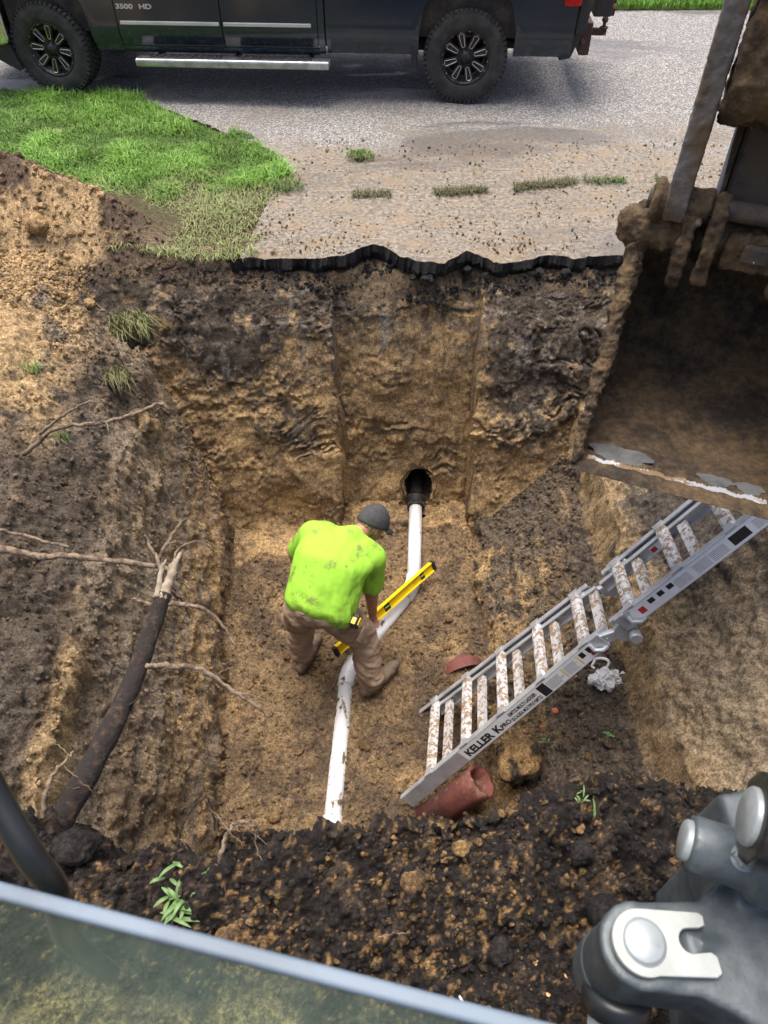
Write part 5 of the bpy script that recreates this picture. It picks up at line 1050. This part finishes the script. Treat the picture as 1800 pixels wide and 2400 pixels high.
# boom, out of the picture to the upper right, joining stick and swing bracket
bm_ = [(.55, 2.25), (.62, 2.62), (.1, 3.05), (-.85, 2.85), (-1.55, 1.75), (-1.72, .86), (-1.5, .78), (-1.32, 1.55), (-.70, 2.45), (.12, 2.62), (.35, 2.3)]
bevel(MB().prism(bm_, E(.77, 0, 0), FW, ZZ, .20).build('boom', M['cast'], exc), .03, 3)
# swing bracket at the cab's right front
def wb(name, mb, mat, v=.008, it=4, d=None): return rounded(name, mb, mat, exc, v, it, d)
c_lo = Vector((.468, .325, 0)); mb = MB()
mb.tube([Wd(c_lo.x, c_lo.y, .93), Wd(c_lo.x, c_lo.y, 1.098)], .074, 32); mb.tube([Wd(c_lo.x, c_lo.y, .90), Wd(c_lo.x, c_lo.y, 1.0)], .070, 32)
def hull_box(mb, pts, z0, z1): mb.prism(pts, Wd(0, 0, (z0+z1)/2), (1, 0, 0), (0, 1, 0), z1-z0)
hull_box(mb, [(.47, .252), (.56, .245), (.66, .19), (.80, .10), (1.1, .2), (1.1, .62), (.80, .62), (.68, .46), (.60, .40), (.48, .398)], .95, 1.092)
mb.prism([(.66, .90), (1.1, .85), (1.1, 1.28), (.82, 1.28), (.74, 1.16), (.68, 1.13)], Wd(0, .49, 0), (1, 0, 0), (0, 0, 1), .20)
a0, a1 = Vector((.572, .478, 1.18)), Vector((.80, .39, 1.18)); mb.tube([a0-EO, a1-EO], .052, 30); mb.tube([a0+(a1-a0)*.45-EO, a1-EO], .066, 30)
mb.tube([Wd(.57, .325, 1.09), Wd(.66, .33, 1.07)], .016, 12)
hull_box(mb, [(.66, .25), (1.1, .2), (1.1, .6), (.70, .56)], .55, 1.0)
swb = wb('swing_bracket', mb, M['cast'], .0075, 5, lambda c: .0012*fbm(c, 30, 3, 3))
# far boss of the boom cylinder
b0, b1 = Vector((.612, .452, 1.372)), Vector((.95, .33, 1.36)); wb('boom_cylinder_eye', MB().tube([b0-EO, b1-EO], .078, 30), M['hose'], .007, 4)
ax = (b0-b1).normalized(); p_ = MB().lathe([(.0, .010), (.046, .010), (.049, .006), (.050, -.02)], b0-EO, ax, 30).build('pin_end', M['pin_steel'], exc, True)
ax2 = (a0-a1).normalized(); p_ = MB().lathe([(.0, .012), (.034, .012), (.038, .008), (.039, -.03)], a0-EO, ax2, 30).build('pin_end', M['pin_steel'], exc, True)
bt = a0.lerp(a1, .34)+Vector((-.005, -.016, .049)); bn = Vector((-.1, -.35, .93)); p_ = MB().lathe([(.0, .016), (.014, .016), (.0185, .011), (.0185, -.006)], bt-EO, bn, 6).build('hex_bolt', M['pin_steel'], exc); MB().lathe([(.023, -.006), (.023, -.001), (.0, -.001)], bt-EO, bn, 20).build('washer', M['pin_steel'], p_)
# fork-shaped retainer plate over the swing pin
pl = []
for k in range(25): an = R(78+205*k/24); pl.append((.076*math.cos(an), .076*math.sin(an)))
pl += [(.155, -.088), (.170, -.080), (.172, -.045), (.160, -.034), (.128, -.034)]
for k in range(9): an = R(-90-180*k/8); pl.append((.118+.028*math.cos(an), -.006+.028*math.sin(an)))
pl += [(.150, .020), (.166, .024), (.170, .045), (.160, .054)]; pl = [(a*.74, b*.74) for a, b in pl]
pt = MB().prism(pl, Wd(c_lo.x, c_lo.y, 1.108), (.985, .08, -.03), (-.08, .985, .0), .014).build('retainer_plate', M['plate_paint'], exc); bevel(pt, .002, 2)
MB().lathe([(.0, .010), (.033, .010), (.036, .007), (.037, .002), (.041, .001), (.042, -.004)], Wd(c_lo.x, c_lo.y, 1.114), (0, 0, 1), 40).build('swing_pin', M['pin_steel'], pt, True)
# swing cylinder under the boss
MB().lathe([(.03, 0), (.062, 0), (.066, .015), (.066, .04), (.05, .05)], Wd(.455, .285, .93), (-.12, -.75, -.62), 26).build('rod_seal', M['hose'], exc, True)
MB().tube([Wd(.45, .27, .91), Wd(.40, -.1, .60)], .046, 24).build('swing_cylinder_rod', M['pin_steel'], exc, True)
wb('cylinder_eye', MB().tube([Wd(c_lo.x, c_lo.y, .84), Wd(c_lo.x, c_lo.y, .94)], .078, 30), M['cast'], .009, 4)
# front window of the cab: glass pane with its pale top edge
n = N('window_glass'); t = n.t; t.nodes.remove(n.b); out = t.nodes['Material Output']
tr = n.new('ShaderNodeBsdfTransparent'); tr.inputs[0].default_value = (.80, .92, .87, 1); gl2 = n.new('ShaderNodeBsdfGlossy'); gl2.inputs['Roughness'].default_value = .03; df = n.new('ShaderNodeBsdfDiffuse'); df.inputs[0].default_value = (.22, .31, .28, 1)
m1 = n.new('ShaderNodeMixShader'); haze = n.ramp(n.noise(3.5, 4, .6), .3, .7, .08, .22); t.links.new(haze, m1.inputs[0]); t.links.new(tr.outputs[0], m1.inputs[1]); t.links.new(df.outputs[0], m1.inputs[2])  # diffuse share paints a milky sky haze into the pane
fr_ = n.new('ShaderNodeLayerWeight'); fr_.inputs[0].default_value = .5; m2 = n.new('ShaderNodeMixShader'); t.links.new(n.ramp(fr_.outputs['Facing'], .55, 1.0, .03, .35), m2.inputs[0]); t.links.new(m1.outputs[0], m2.inputs[1]); t.links.new(gl2.outputs[0], m2.inputs[2]); t.links.new(m2.outputs[0], out.inputs[0]); M['glass'] = n.m
M['glass_edge'] = simple('glass_edge', (.13, .18, .23), .5, 0, .25, 5)
g0, g1 = Vector((-.62, .272, 1.8)), Vector((.34, .061, 1.8)); gd = (g1-g0).normalized(); gn = Vector((-gd.y, gd.x, 0)); GM = Matrix((gd, gn, ZZ)).transposed(); GL = (g1-g0).length; gc = (g0+g1)/2
GT = GM @ Matrix.Rotation(R(-30), 3, 'X'); pane = MB().box(gc+GT @ Vector((0, 0, -.60))-EO, (GL, .006, 1.18), GT).build('window_pane', M['glass'], exc); bevel(MB().box(gc+Vector((0, 0, -.006))-EO, (GL, .016, .014), GM).build('pane_edge', M['glass_edge'], pane), .004, 3)
# grab bar in front of the window
root('grab_bar', [Wd(-.50, .40, 1.80), Wd(-.455, .335, 1.745), Wd(-.415, .285, 1.70), Wd(-.40, .268, 1.655), Wd(-.415, .26, 1.58), Wd(-.45, .26, 1.42), Wd(-.47, .27, 1.15)], .0165, .0165, M['hose'], exc, 0, 16, 0, 8)
# deck, cab base and tracks behind the lens
bevel(MB().box(Wd(-.15, -1.05, .74), (1.9, 1.2, .12)).build('deck', M['cast'], exc), .02, 2); bevel(MB().box(Wd(-.15, -.8, .6), (1.0, 1.0, .3)).build('slew_ring', M['cast'], exc), .02, 2)
for sx_ in (-.95, .65):
    tk = MB(); pts = [(-2.1+.0, .30)]; pl = [( -2.1-.24*math.sin(R(a)), .30-.24*math.cos(R(a))) for a in range(0, 181, 20)]+[(-.25+.24*math.sin(R(a)), .30+.24*math.cos(R(a))) for a in range(0, 181, 20)]
    tk.prism(pl, Wd(sx_, 0, .05), (0, 1, 0), (0, 0, 1), .4); bevel(tk.build('track', M['hose'], exc), .02, 2)
MB().box(Wd(-.15, -1.1, .48), (1.3, .7, .2)).build('undercarriage', M['cast'], exc)
